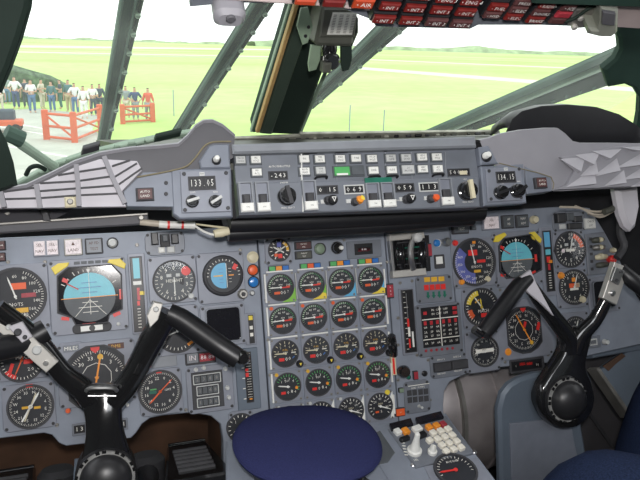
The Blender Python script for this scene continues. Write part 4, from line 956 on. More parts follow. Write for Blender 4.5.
# captain top strip of annunciators
def annun(x0, y0, x1, y1, label, mt='pinkish', txt=(), cells=1, group='annunciators along the top of the panel', frame='dark_grey', tm='brown', lift=.006):
    a, b, su, sv = MP.box(x0, y0, x1, y1, lift); t = thing('annunciator_light', MP, a, b, label, 'indicator light', group)
    MB().rect(0, 0, su, sv, -.001, lift, frame, .001, .0015).build('housing', t)
    for c in range(cells):
        x = su*((c+.5)/cells-.5); m = MB().rect(x, 0, su/cells*.84, sv*.82, lift, lift+.0015, mt, .0005)
        for i, s in enumerate(txt): m.text(s, x, sv*.72*(.5-(i+.5)/len(txt)), sv*.5/max(2, len(txt)), lift+.0018, tm, 0, .9)
        m.build('lens', t)
    return t
annun(-3, 240.5, 5.5, 250.5, 'upper small brown lamp at the far edge of the captain panel', 'brownlamp', ('ON',), tm='print')
annun(-3, 252.5, 5.5, 261.5, 'lower small brown lamp at the far edge of the captain panel', 'brownlamp', ('OFF',), tm='print')
annun(33, 239.5, 59, 256.5, 'pair of pale lit square lamps above the captain attitude display', 'pinkish', ('SEL', 'NAV'), 2, frame='bezel')
annun(64, 238.5, 82.5, 255.5, 'pale square lamp with a small triangle above the captain attitude display', 'pinkish', ('\u25b2', 'LAND'), frame='steel_dull')
annun(85, 238, 103, 254, 'greyish speckled square lamp next to the round white knob', 'unit_light', ('AP FD', 'TEST'), frame='dark_grey')
def lone_knob(x, y, rp, mt, label, name='knob', h=.012, base='dark_grey', group=None, cat='knob', mark=None, ang=0):
    a0 = ML(x, y); t = thing(name, MP, *a0, label, cat, group); s = MP.box(x-rp, y-rp, x+rp, y+rp)[3]/2
    MB().lathe(0, 0, [(s*1.25, -.001), (s*1.25, .002), (s*1.1, .003)], base, 20).build('collar', t)
    pknob(t, a0, x, y, rp, mt, h, 'cap', .003, mark, ang); return t
lone_knob(112.5, 243, 4.6, 'pale', 'round white knob at the end of the captain annunciator strip', 'rotary_knob')
lone_knob(534.6, 219.6, 3.4, 'cream', 'round cream knob at the end of the copilot annunciator strip', 'rotary_knob')
annun(452.5, 218.5, 469, 234, 'dark double lamp below the right end of the autopilot panel', 'dial_grey', ('GPWS', 'TEST'), tm='print')
annun(482.5, 215.5, 500, 230, 'pale square lamp above the copilot airspeed dial', 'pinkish', ('SEL', 'NAV'), frame='bezel')
annun(502.5, 215, 514.5, 228.5, 'left of the two grey lamps above the copilot attitude display', 'dial_grey', ('AP', 'FD'), tm='print')
annun(516.5, 214.5, 529, 227.5, 'right of the two grey lamps above the copilot attitude display', 'dial_grey', ('NAV', 'ADF'), tm='print')
annun(584.5, 218, 596, 229, 'small white placard lamp near the slanting panel edge', 'white', ('CHECK', 'LIST'), frame='pale', tm='dark_grey')
annun(470.5, 219, 476, 223.5, 'upper of two tiny lamps beside the dark double lamp', 'dial_grey', (), 1)
annun(471, 225.5, 476.5, 230, 'lower of two tiny lamps beside the dark double lamp', 'dial_grey', (), 1)
# clock-like switch cluster
def cluster(box, label, items):
    x, y = (box[0]+box[2])/2, (box[1]+box[3])/2; a0 = ML(x, y); t = thing('switch_cluster', MP, *a0, label, 'switch', 'dark switch clusters at the panel top')
    bezel_plate(t, a0, box, .003, 'unit', .012)
    for bx, h, mt, nm in items:
        a, b, su, sv = MP.box(*bx, .006); MB().rect(a-a0[0], b-a0[1], su, sv, .002, h, mt, .0015).build(nm, t)
cluster((145, 231, 185, 255), 'dark switch block under the hanging wires, captain side', [((151, 233, 158, 245), .018, 'black', 'rocker'), ((160, 234, 170, 247), .008, 'dark_grey', 'switch_plate'), ((171, 234, 178, 244), .018, 'black', 'rocker'), ((162, 235, 168, 242), .014, 'dial_grey', 'rocker'), ((158.5, 247, 165, 253), .007, 'white', 'label_plate'), ((167, 246, 175, 253), .007, 'pale', 'label_plate')])
cluster((553, 211, 586, 232), 'dark switch block near the slanting edge, copilot side', [((555, 213.5, 563, 223), .016, 'black', 'rocker'), ((565, 213, 572, 221), .014, 'dial_grey', 'rocker'), ((573, 216, 581, 222), .012, 'black', 'rocker'), ((560, 224, 566, 229), .007, 'pale', 'label_plate'), ((568, 223, 582, 229), .009, 'black', 'switch_plate')])

# captain second column
ALT = [('tick', 0, 324, 28, .82, .96, .03, 'print'), ('num', list('0123456789'), 0, 324, .66, .3, 'print'), ('txt', 'HEIGHT', 0, .02, .24, 'print'), ('box', -.25, .3, .25, .16, 'pale'), ('box', .2, .3, .2, .16, 'pale')]
t, a0, r = dial('radio_altimeter', 174, 281, 19.5, ALT+[('arc', .3, .5, 60, 120, 'dial'), ('disc', .62, .48, .24, 'red')], [(180, .75, .05, 'white')], 'grey-black height dial with a round red flag, left of the blue and black attitude ball', (148.5, 255.5, 197.5, 303.5), 'radio altimeters', mt='dial_grey')
pknob(t, a0, 191, 296, 3.2, 'pale', .008, 'set_knob')
a0 = ML(222.5, 275.5); t = thing('standby_attitude_indicator', MP, *a0, 'round standby attitude ball, left half blue and right half black', 'gauge')
bezel_plate(t, a0, (197.5, 252, 245, 303)); s = MP.box(222, 256.5, 223, 294.5)[3]/2
MB().lathe(0, 0, [(s*1.08, -.001), (s*1.08, .007), (s*1.0, .011), (s*.9, .012), (s*.86, .006)], 'dark_grey', 32).build('case_rim', t)
m = MB(); n = 20; r = s*.88
m.disc(0, 0, r, .004, .0121, 'dial', 0, 32)
x_ = .18*r
pts = [(x_, .68*r)]+[(.76*r*math.cos(R(a)), .76*r*math.sin(R(a))) for a in range(80, 281, 10)]
m.flat([(min(x_, p[0]), p[1]) for p in pts], .0125, 'skyblue')
m.bar(x_, -.72*r, x_, .72*r, .03*r, .013, 'print'); m.bar(-.6*r, 0, -.05*r, 0, .07*r, .0132, 'amber'); m.bar(.3*r, 0, .6*r, 0, .07*r, .0132, 'orange')
for k in (-.4, -.2, .2, .4): m.bar(x_-.45*r, k*r, x_-.2*r, k*r, .02*r, .013, 'asiblue'); m.bar(x_+.12*r, k*r, x_+.28*r, k*r, .02*r, .013, 'print')
m.build('attitude_ball', t, smooth=False)
m = MB(); face(m, s, [('tick', -90, 90, 15, .78, .88, .03, 'print'), ('box', .62, .42, .22, .3, 'red', -30)], .0128); m.build('bank_scale', t)
pknob(t, a0, 243, 294, 5.2, 'steel_dull', .012, 'cage_knob'); pknob(t, a0, 243, 294, 2.4, 'dark_grey', .018, 'cage_cap')
for x, y, mt, lb in ((252.6, 257.2, 'cream', 'round cream push lamp, topmost of the three beside the attitude ball'), (253, 270, 'redorange', 'round orange-red push lamp, middle of the three beside the attitude ball'), (253.6, 282, 'lens_blue', 'round blue push lamp, lowest of the three beside the attitude ball')):
    lone_knob(x, y, 4.8, mt, lb, 'push_lamp', .006, 'black' if mt != 'cream' else 'cream', 'round push lamps beside the attitude ball', 'push lamp')
lone_knob(252, 293, 2.2, 'pale', 'tiny pale knob under the blue push lamp', 'rotary_knob')
# blank screen
def screen(box, inner, label, mt='screen'):
    x, y = (box[0]+box[2])/2, (box[1]+box[3])/2; a0 = ML(x, y); t = thing('display_screen', MP, *a0, label, 'screen', 'blank black screens')
    bezel_plate(t, a0, box, .004, 'bezel', .005)
    a, b, su, sv = MP.box(*inner, .004); a -= a0[0]; b -= a0[1]
    MB().ring(rpoly(a, b, su*1.08, sv*1.08, .007), rpoly(a, b, su, sv, .006), .003, .009, 'unit').build('screen_frame', t)
    MB().rect(a, b, su, sv, .001, .0045, mt, 0, .006).build('screen_glass', t)
screen((201, 304, 246, 346), (207, 308, 240, 341), 'blank black rounded screen right of the captain yoke handle')
screen((589, 276, 620, 312), (593, 281, 613, 307), 'blank black rounded screen behind the copilot yoke switch plate')
dial('vertical_speed_indicator', 177, 331, 20, [('tick', 0, 350, 30, .82, .96, .03, 'print'), ('num', list('0123456'), 270, 420, .64, .28, 'print'), ('box', .6, -.65, .3, .14, 'orange', 30), ('txt', 'RATE', -.1, .25, .2, 'print')], [(250, .8, .06, 'white')], 'black dial mostly hidden behind the captain yoke handle', (154.5, 305.5, 200, 355), 'vertical speed dials')
# blank plates and small windows
def small_plate(box, label, mt='unit_light', name='blanking_plate', txt=None, tm='print', inner=None, cat='plate', w=.003):
    x, y = (box[0]+box[2])/2, (box[1]+box[3])/2; a0 = ML(x, y); t = thing(name, MP, *a0, label, cat)
    a, b, su, sv = MP.box(*box, w); MB().rect(0, 0, su, sv, -.001, w, mt, .0008, .002).build('plate', t)
    for q in (inner or []):
        a, b, su2, sv2 = MP.box(*q[0], w); nm = q[3] if len(q) > 3 else 'window'
        m = MB().rect(a-a0[0], b-a0[1], su2, sv2, w-.001, w+.0015, q[1], .0004)
        if q[2]: m.text(q[2], a-a0[0], b-a0[1], sv2*.75, w+.0018, tm)
        m.build(nm, t)
    return t, a0
small_plate((151.5, 355.5, 177, 367), 'blank pale rectangular plate above the round captain clock')
small_plate((185, 352, 216, 364), 'small panel with a red digit window above the three-window counter', 'dark_grey', 'digit_display', None, 'pinkish', [((187, 353.5, 198, 363), 'unit_light', 'IN', 'selector'), ((199.5, 353, 215, 361), 'crimson', '88 88', 'digit_window')], 'display')
small_plate((60, 342, 82, 356), 'grey label plate at the upper left of the captain compass', 'bezel', 'label_plate', None, 'print', [((63, 345, 79, 352), 'unit', 'MILES', 'window')], 'plate')
small_plate((106, 341, 126, 351), 'plate with a brown window at the upper right of the captain compass', 'bezel', 'label_plate', None, 'amber', [((108, 343, 124, 349), 'brown', 'DME', 'window')], 'plate')
small_plate((72, 422.5, 90, 435), 'small black counter low on the captain panel, left of the column', 'unit', 'counter', None, 'print', [((74, 425, 85, 433), 'black', '1 3', 'digit_window')], 'counter')
small_plate((117, 418, 128, 430), 'small black counter low on the captain panel, right of the column', 'unit', 'counter', None, 'print', [((118.5, 420, 126, 428), 'black', '21', 'digit_window')], 'counter')
lone_knob(68, 411, 2.6, 'redorange', 'small orange-red lamp left of the captain column', 'indicator_lamp', .004, 'bezel', None, 'lamp')
lone_knob(127.5, 405, 1.8, 'white', 'tiny white button right of the captain column', 'push_button', .004, 'bezel', None, 'button')
# lower left dials
dial('mach_indicator', 22, 360, 20, [('tick', 0, 340, 34, .84, .96, .03, 'print'), ('txt', 'MACH', .1, .15, .26, 'print'), ('box', .3, -.08, .42, .22, 'red'), ('arc', .78, .97, 200, 235, 'red'), ('box', -.5, -.35, .16, .5, 'red', -20), ('num', ['.5', '1.0', '1.5', '2.0'], 300, 500, .62, .24, 'print')], [(205, .8, .06, 'redorange')], 'black dial with red marks partly behind the captain switch plate', (-6, 334, 50, 380), 'lower captain dials')
COMP = [('tick', 0, 355, 72, .88, .96, .015, 'print'), ('tick', 0, 350, 36, .84, .96, .02, 'print'), ('num', ['N', '3', '6', 'E', '12', '15', 'S', '21', '24', 'W', '30', '33'], 15, 345, .7, .2, 'print')]
dial('radio_magnetic_indicator', 31, 406, 20.5, COMP+[('box', 0, 1.02, .3, .16, 'red'), ('box', -.25, -.02, .3, .12, 'amber'), ('box', .3, -.08, .3, .12, 'amber')], [(32, .82, .09, 'white', .8), (24, .75, .06, 'cream', .75)], 'round compass dial low at the left with long white double needle', (2, 383, 56, 430), 'lower captain dials')
dial('fuel_clock', 160, 391, 20, [('tick', 0, 354, 60, .86, .96, .02, 'print'), ('num', NUM(0, 24, 2), 20, 350, .68, .22, 'print'), ('box', -.35, 0, .34, .14, 'dkgreen'), ('box', -.32, .14, .3, .06, 'green'), ('box', 0, 1.0, .26, .16, 'red'), ('txt', 'GMT', .38, .05, .16, 'print')], [(225, .8, .07, 'redorange', .1), (48, .85, .05, 'redorange', .1)], 'round dial with orange pointers between the captain column and the three-window counter', (139, 369, 183, 415), 'lower captain dials')
# captain compass (HSI)
def hsi(cx, cy, hp, box, label, hdg, ang2, extra=()):
    a0 = ML(cx, cy); r = MP.box(cx-1, cy-hp, cx+1, cy+hp)[3]/2; t = thing('horizontal_situation_indicator', MP, *a0, label, 'gauge', 'large compass displays')
    bezel_plate(t, a0, box)
    o = [(r*1.12*math.cos(R(k)), r*1.12*math.sin(R(k))) for k in (-55, -35, 35, 55, 75, 105, 125, 145, 215, 235, 258, 282)]
    MB().prism(o, -.001, .0045, 'dial', 0).build('display_face', t); MB().ring([(x*1.05, y*1.05) for x, y in o], o, .002, .0085, 'dark_grey').build('case_rim', t)
    m = MB(); face(m, r, COMP+[('arc', .5, .52, 0, 360, 'print'), ('txt', '+', 0, 0, .3, 'print')], .0052); m.build('compass_card', t, smooth=False)
    a = R(90-hdg); needle(t, r, hdg, .86, .06, .0062, 'orange', .86, 'course_needle'); 
    m = MB().disc(r*.74*math.cos(a), r*.74*math.sin(a), r*.1, .0068, .0076, 'amber', 0, 14); m.build('course_bug', t)
    m = MB().flat([(-.16*r, 1.12*r), (.16*r, 1.12*r), (.14*r, .98*r), (0, .86*r), (-.14*r, .98*r)], .0068, 'red'); m.build('heading_bug', t)
    for q in extra: MB().rect(q[0]*r, q[1]*r, q[2]*r, q[3]*r, .0055, .0068, q[4], 0, 0, q[5]).build('warning_flag', t)
    MB().prism(o, .0078, .0082, 'dial_glass').build('cover_glass', t)
hsi(97, 377, 28.5, (58, 341, 137, 405), 'large black compass display with amber needle behind the captain column', 12, 0)
hsi(522.5, 329.5, 20.5, (498, 298, 552, 358), 'large black compass display with amber needle behind the copilot yoke', 152, 0, ((.05, .25, .12, .3, 'red', -20), (.82, .1, .16, .4, 'red', -20)))
# three-window counter
a0 = ML(210, 388.5); t = thing('navigation_counter', MP, *a0, 'panel with three white-outlined black windows above the pedal arch', 'counter')
bezel_plate(t, a0, (187, 365, 234, 412), .004, 'bezel')
a, b, su, sv = MP.box(192, 371, 223.5, 408, .004); MB().rect(a-a0[0], b-a0[1], su, sv, .003, .006, 'dark_grey', .001).build('face', t)
for bx, s in (((193, 373.5, 221, 383.5), '2388'), ((196.5, 385, 219, 395), '1 48'), ((197, 397, 219.5, 406.5), '1 36')):
    a, b, su, sv = MP.box(*bx, .006); a -= a0[0]; b -= a0[1]
    p = MB().ring(rpoly(a, b, su, sv, .001), rpoly(a, b, su-.003, sv-.003, .001), .006, .0068, 'pale').build('window_outline', t)
    m = MB().rect(a, b, su-.003, sv-.003, .005, .0063, 'black'); n = len(s)
    for i, c in enumerate(s): m.rect(a+su*((i+.5)/n-.5)*.92, b, su/n*.75, sv*.62, .0063, .0066, 'dial_grey'); m.text(c, a+su*((i+.5)/n-.5)*.92, b, sv*.5, .0068, 'steel_dull')
    m.build('digits', p)
for x, y in ((196, 370), (204, 368), (225.5, 369), (227.5, 388), (229, 397.5)): pknob(t, a0, x, y, 2.2, 'pale', .007, 'set_knob')
dial('brake_pressure_gauge', 240.5, 427, 13.5, [('tick', 220, 500, 14, .78, .95, .05, 'print'), ('num', list('0123'), 240, 480, .58, .3, 'print')], [(40, .8, .08, 'white')], 'small black dial half covered by the cap at its upper edge', (229, 410.5, 254, 445))

# ================================================================ ENGINE BLOCK
E1 = [('tick', -120, 80, 22, .82, .95, .03, 'green'), ('tick', -120, 10, 14, .82, .95, .03, 'print'), ('num', ['0', '20', '40', '60', '80', '100'], -90, 75, .62, .24, 'print'), ('box', .4, -.03, .6, .1, 'red'), ('box', .6, .05, .3, .08, 'redorange'),
      ('box', -.3, -.42, .46, .2, 'redorange'), ('txt', '0', .04, -.42, .4, 'print'), ('txt', '0', .28, -.42, .4, 'print'), ('txt', '7', .55, -.36, .24, 'print'), ('txt', 'RPM', 0, .18, .16, 'print')]
E3 = [('tick', -100, 100, 9, .74, .92, .05, 'cream'), ('num', ['0', '2', '4', '6', '8'], -75, 75, .58, .26, 'cream'), ('txt', 'FUEL', 0, .26, .2, 'amber'), ('txt', 'KG/H', 0, .08, .16, 'print'), ('box', .65, .02, .35, .07, 'print'), ('box', -.32, -.45, .42, .24, 'red'), ('txt', '0', .05, -.45, .42, 'print'), ('txt', '0', .3, -.42, .36, 'print'), ('box', .62, -.35, .22, .06, 'blue', 40)]
E4 = [('tick', -60, 110, 13, .76, .94, .05, 'green'), ('num', ['1', '2', '3', '4'], -50, 50, .6, .26, 'print'), ('txt', 'EGT', -.02, .42, .2, 'print'), ('disc', .7, -.15, .12, 'orange'), ('box', -.36, -.45, .36, .2, 'red'), ('txt', '0', 0, -.45, .34, 'print'), ('txt', '8', .3, -.4, .36, 'print'), ('txt', '4', .56, -.45, .26, 'print')]
E5 = [('tick', -130, 130, 15, .76, .94, .05, 'print'), ('num', ['0', '20', '40', '60', '80'], -100, 100, .58, .26, 'print'), ('txt', 'AREA', 0, .2, .18, 'cream'), ('box', -.3, -.42, .3, .14, 'redorange'), ('txt', '5', .05, -.42, .3, 'print')]
P11 = ML(280, 287.2); P14 = ML(370, 279.6); P41 = ML(287.7, 386)
du = (P14[0]-P11[0])/3; dv = (P41[1]-P11[1])/3; P11v = (P11[1]+P14[1])/2
rE = .0232; sE = du*.94
RN = ['top', 'second', 'middle', 'fourth', 'bottom']; CN = ['first', 'second', 'third', 'last']
CORN = [('lime',), ('lime', 'yellow'), ('skyblue',), ('skyblue', 'yellow')]
proto = {}
print('engine pitch', du, dv)
def copy_tree(o, parent=None):
    c = o.copy(); COL.objects.link(c)
    if parent: c.parent = parent
    for ch in list(o.children): copy_tree(ch, c)
    return c
for row in range(5):
    spec = (E1, E1, E3, E4, E5)[row]; ndl = ((270, .95, .08, 'white', -.05), (267, .95, .08, 'white', -.05), (272, .9, .09, 'cream', .0), (280, .8, .09, 'white', .15), (110, .8, .09, 'white', .2))[row]
    for c in range(4):
        u, v = P11[0]+c*du, P11v+row*dv
        extra = ''
        lab = f'black engine gauge, {RN[row]} row, {CN[c]} column of the centre block'
        if row not in proto:
            t = thing('engine_gauge', MP, u, v, lab, 'gauge', 'engine gauges in the centre block')
            MB().rect(0, 0, sE, abs(dv)*.95, -.001, .003, 'bezel', .0008, .003).build('bezel', t)
            for i in (-1, 1):
                for j in (-1, 1): screw_at(t, i*sE*.42, j*abs(dv)*.41, .0022, .0025, .0042, 'steel_dull')
            MB().ring(circ(0, 0, rE*1.07, 28), circ(0, 0, rE, 28), -.001, .0065, 'dark_grey').build('case_rim', t)
            m = MB().disc(0, 0, rE, -.001, .0045, 'dial' , 0, 28); face(m, rE, spec, .0049); m.build('dial_face', t, smooth=False)
            needle(t, rE, *ndl[:3], .0056, ndl[3], ndl[4])
            MB().disc(0, 0, rE, .006, .0063, 'dial_glass', 0, 28).build('cover_glass', t)
            proto[row] = t
        else:
            t = copy_tree(proto[row]); t['label'] = lab
        t.location = MP.P(u, v, 0)
        pending = (row, c, t); proto.setdefault('all', []).append(pending)
for row, c, t in proto['all']:
    h = abs(dv)
    if row == 0:
        q = CORN[c]
        MB().prism([(.5*sE, -.02*h), (.5*sE, -.46*h), (.02*sE, -.46*h), (.25*sE, -.36*h), (.42*sE, -.18*h)], .003, .0036, q[0]).build('corner_flash', t)
        if len(q) > 1: MB().prism([(.5*sE, -.3*h), (.5*sE, -.46*h), (-.0*sE, -.46*h), (.25*sE, -.35*h), (.36*sE, -.26*h)], .0036, .0042, q[1]).build('corner_flash', t)
        t['label'] = t['label']+', '+' and '.join({'lime': 'green', 'skyblue': 'blue'}.get(k, k) for k in q)+' corner'
    if row == 1: MB().disc(-.36*sE, .38*h, .0034, .003, .005, 'redorange', .0005, 10).build('lamp', t)
    if row == 3: MB().disc(-.34*sE, .38*h, .0034, .003, .005, 'amber', .0005, 10).build('lamp', t)
    if row == 2:
        k = MB().lathe(.46*sE, -.36*h, [(.0066, .003), (.0066, .008), (.005, .011)], 'black', 16).build('set_knob', t)
        MB().flat([(.46*sE-.0025, -.36*h+.0022), (.46*sE+.0025, -.36*h+.0022), (.46*sE, -.36*h-.003)], .0115, 'yellow').build('index_mark', k)
    if row == 4:
        MB().prism([(.49*sE, .42*h), (.49*sE, -.42*h), (.36*sE, -.42*h), (.46*sE, 0), (.32*sE, .12*h)], .003, .0036, 'white').build('corner_flash', t)
        MB().disc(.3*sE if c == 3 else -.34*sE, .4*h, .005 if c == 3 else .003, .003, .005, 'yellow' if c == 3 else 'pale', .0005, 10).build('lamp', t)
# white painted frame lines round the gauges
class _Q:
    def rect(s_, *a_): MB().rect(*a_).build('painted_border', cen_p)
m = _Q()
u0_, u1_ = P11[0]-du*.5, P11[0]+3.5*du; vt_ = P11v-dv*.5
for r_i in range(4):
    v = P11v+dv*(r_i-.5)
    for c in range(4):
        if r_i in (0, 1, 2): m.rect(P11[0]+c*du, v-.0006, du*.84, .0024, .0, .0055, 'white')
for r_i in range(4): v = P11v+dv*r_i; m.rect(u0_+.0012, v, .0028, abs(dv)*.86, 0, .0055, 'white')
for r_i in range(5): m.rect(u1_-.0012, P11v+dv*r_i, .0026, abs(dv)*(.6 if r_i != 1 else .9), 0, .0055, 'white')
for c in (1, 2, 3): m.rect(u0_+c*du, P11v, .0014, abs(dv)*.8, 0, .0055, 'pale')

# colour triplets above each column
for c, (x, y) in enumerate(((279, 268.3), (310.7, 265.8), (340.2, 263.2), (368.7, 261))):
    a, b, su, sv = MP.box(x-10.5, y-2.7, x+10.5, y+2.7, .005); t = thing('status_light_strip', MP, a, b, f'green, orange and blue light strip above the {CN[c]} column of engine gauges', 'indicator light', 'three-colour strips above the engine gauges')
    MB().rect(0, 0, su, sv, -.001, .004, 'dark_grey', .0005).build('housing', t)
    for k, mt in enumerate(('green', 'redorange' if c == 1 else 'orange', 'blue')): MB().rect(su*(k-1)/3.1, 0, su*.28, sv*.82, .004, .0055, mt, .0004).build('lens', t)
# top row of the centre plate
dial('temperature_gauge', 278.6, 250.3, 10.5, [('arc', .7, .95, 30, 100, 'amber'), ('tick', -150, 150, 12, .7, .94, .08, 'print'), ('box', 0, .55, .42, .5, 'asiblue'), ('box', .05, -.55, .4, .4, 'red'), ('box', -.35, -.45, .3, .3, 'redorange'), ('txt', 'X', 0, .05, .6, 'print')], [(-60, .7, .12, 'white', .5), (60, .7, .12, 'white', .5)], 'small dial with crossing white needles above the first engine column', (265, 236, 292.5, 265))
annun(295, 241.5, 312, 249.5, 'upper brown rectangular lamp beside the small crossed-needle dial', 'brownlamp', ('ENGINE', 'FAIL'), tm='print')
annun(295.5, 250.8, 312.5, 259, 'lower brownish-yellow rectangular lamp beside the small crossed-needle dial', 'olive', ('THRUST', 'TEST'), tm='print')
lone_knob(320, 248.8, 5, 'compass_green', 'pale greenish round lamp on the centre panel top row', 'push_lamp', .008, 'dark_grey'); bpy.data.objects[-1:] if False else None
t = lone_knob(337, 247.8, 5.2, 'gloss_black', 'round black knob with a white cap on the centre panel top row', 'selector_knob', .012)
a_, b_ = ML(337, 247.8); pknob(t, (a_, b_), 340.5, 247.8, 2.4, 'white', .016, 'pointer_cap')
small_plate((346.5, 240.5, 381, 258), 'grey plate with a black window showing red digits', 'unit', 'digit_display', None, 'pinkish', [((354.5, 243.5, 372.5, 254.5), 'black', '', 'window'), ((357.5, 247.5, 370, 251.5), 'crimson', '8 88', 'digit_window')], 'display')
for x, y in ((349.5, 246), (377.5, 244.5)): pass

# ================================================================ GEAR / NOSE PANEL
a0 = ML(409, 254.5); t = thing('gear_lever_unit', MP, *a0, 'silver-framed black lever box with a pale round knob, upper right of the engine gauges', 'lever')
FB(MP, 'well', *a0, [(392, 238), (429, 235), (431, 271), (395, 274)], .0, .003, 'black', t, .0003)
FB(MP, 'end_plate', *a0, [(389.5, 234), (424, 231.5), (425, 238), (390, 241)], .002, .018, 'silver', t, .001)
FB(MP, 'end_plate', *a0, [(393, 271), (426, 268), (427, 275), (393.5, 278)], .002, .018, 'silver', t, .001)
FB(MP, 'side_plate', *a0, [(389.5, 240), (392.5, 240), (395.5, 272), (393, 272)], .002, .014, 'steel', t, .001)
def q3(x, y, w): a, b = ML(x, y, w); return (a-a0[0], b-a0[1], w)
m = MB()
for x in (399, 420): 
    p = [q3(x, 243, .006), q3(x+1, 255, .014), q3(x+2, 267, .006)]; m.tube(p, .011, 'gloss_black', 14, 4)
m.build('quadrant_drum', t)
m = MB()
for k in range(5):
    m.tube([q3(397, 243+k*5.5, .018), q3(424, 241+k*5.5, .018)], .0012, 'dkgreen' if k % 2 else 'dark_grey', 6)
m.build('detent_ribs', t)
MB().tube([q3(415, 236, .034), q3(411, 246, .03), q3(411, 258, .03), q3(413, 269, .02)], [.005, .0055, .0055, .006], 'steel', 10, 4).build('lever_arm', t)
a, b, w_ = q3(416, 237.5, .03); MB().lathe(a, b, [(.003, .022), (.0085, .027), (.0105, .034), (.0085, .041), (.003, .044)], 'pale', 20).build('lever_knob', t)
annun(386.5, 283.5, 394, 298.5, 'narrow upright dark red lamp right of the engine block', 'crimson', ('R', 'E', 'V'), tm='pinkish', group='lamps around the gear panel')
annun(428, 243, 432, 257, 'thin upright red and amber lamp beside the silver-framed lever box', 'crimson', (), tm='pinkish', group='lamps around the gear panel')
lone_knob(437.2, 243, 3.3, 'lens_blue', 'small blue push button beside the silver-framed lever box', 'push_button', .005, 'pale', None, 'button')
t = lone_knob(446.8, 242, 3.6, 'steel', 'small metal toggle knob right of the blue button', 'selector_knob', .016, 'steel_dull')
t, a0 = small_plate((434, 254.5, 444, 268.5), 'white toggle switch on a dark plate below the blue button', 'dark_grey', 'toggle_switch', None, 'print', [((436, 256.5, 442.5, 264), 'white', '', 'lever')], 'switch', .004)
# gear annunciator
a0 = ML(434, 288.5); t = thing('landing_gear_annunciator', MP, *a0, 'grey plate with three amber, four red and four green arrow lights', 'indicator panel')
bezel_plate(t, a0, (416.5, 275.5, 452.5, 302.5), .004, 'unit')
def lens(t, a0, bx, mt, nm, w=.004):
    a, b, su, sv = MP.box(*bx, w); MB().rect(a-a0[0], b-a0[1], su, sv, w-.001, w+.0015, mt, .0004).build(nm, t)
for x in (427, 434, 441.2): lens(t, a0, (x-2.9, 277.2-(x-427)*.05, x+2.9, 282-(x-427)*.05), 'amber', 'amber_light')
for x in (426.3, 432, 437.6, 443): lens(t, a0, (x-2.3, 284.8-(x-427)*.06, x+2.3, 290.2-(x-427)*.06), 'red', 'red_light')
for x in (427, 432.5, 438.2, 443.5):
    y = 295-(x-427)*.07; a, b = ML(x, y); a -= a0[0]; b -= a0[1]
    MB().prism([(a-.002, b+.006), (a+.002, b+.006), (a+.002, b-.001), (a+.0045, b-.001), (a, b-.007), (a-.0045, b-.001), (a-.002, b-.001)], .003, .0052, 'dkgreen').build('green_arrow_light', t)
# warning matrix
a0 = ML(439.5, 328.5); t = thing('warning_light_matrix', MP, *a0, 'black matrix of white lines and rows of small red lights, below the green arrow lights', 'indicator panel')
bezel_plate(t, a0, (417, 303, 462.5, 355.5), .004, 'unit')
a, b, su, sv = MP.box(422, 306, 458.5, 346, .004); a -= a0[0]; b -= a0[1]
m = MB().rect(a, b, su, sv, .003, .0055, 'black', .0004)
m.bar(a, b-sv/2, a, b+sv/2, .0018, .006, 'print'); 
for k in (.2, -.3): m.bar(a-su/2, b+sv*k, a+su/2, b+sv*k, .0016, .006, 'print')
for i in range(6):
    x = a-su/2+su*(i+.5)/6
    for k in (.0, -.12, -.22, -.4): m.text('%d%s' % ((i*3+int(k*-100)) % 10, 'AF'[i % 2]), x, b+sv*k, .006, .006, 'print')
for k in (.42, .32): m.text('IN  CAT  OFF', a, b+sv*k, .006, .006, 'print')
m.build('matrix_face', t, smooth=False)
for i in range(6): x = a-su/2+su*(i+.5)/6; MB().rect(x, b+sv*.11, .0055, .0075, .0055, .007, 'redlit', .0004).build('red_light', t)
for x, y, s in ((-.4, .36, .007), (.42, .42, .009), (.42, .3, .009)): MB().rect(a+su*x, b+sv*y, s, .006, .0055, .007, 'redlit', .0004).build('red_light', t)
for i in range(6): x, y = 425+i*5.3, 350.6-i*.55; p, q = ML(x, y); MB().disc(p-a0[0], q-a0[1], .0028, .003, .0055, 'crimson', .0005, 10).build('press_light', t)
# trim wheel with red and white handle
a0 = ML(394, 352); t = thing('trim_wheel', MP, *a0, 'upright black wheel with red and white handle, right edge of the engine block', 'wheel')
MB().tube([q3(391.5, 337, .004), q3(392.5, 345, .02), q3(393.5, 354, .004)], .0085, 'gloss_black', 14, 4).build('wheel', t)
a, b = ML(392.5, 365); a -= a0[0]; b -= a0[1]; m = MB().rect(a, b, .009, .036, -.001, .008, 'cream', .001); m.rect(a-.001, b-.001, .004, .03, .008, .009, 'red', 0); m.build('handle_guard', t)
MB().lathe(*q3(401, 370.5, .0)[:2], [(.008, -.001), (.011, .006), (.012, .016), (.009, .022)], 'gloss_black', 18).build('knob', t)
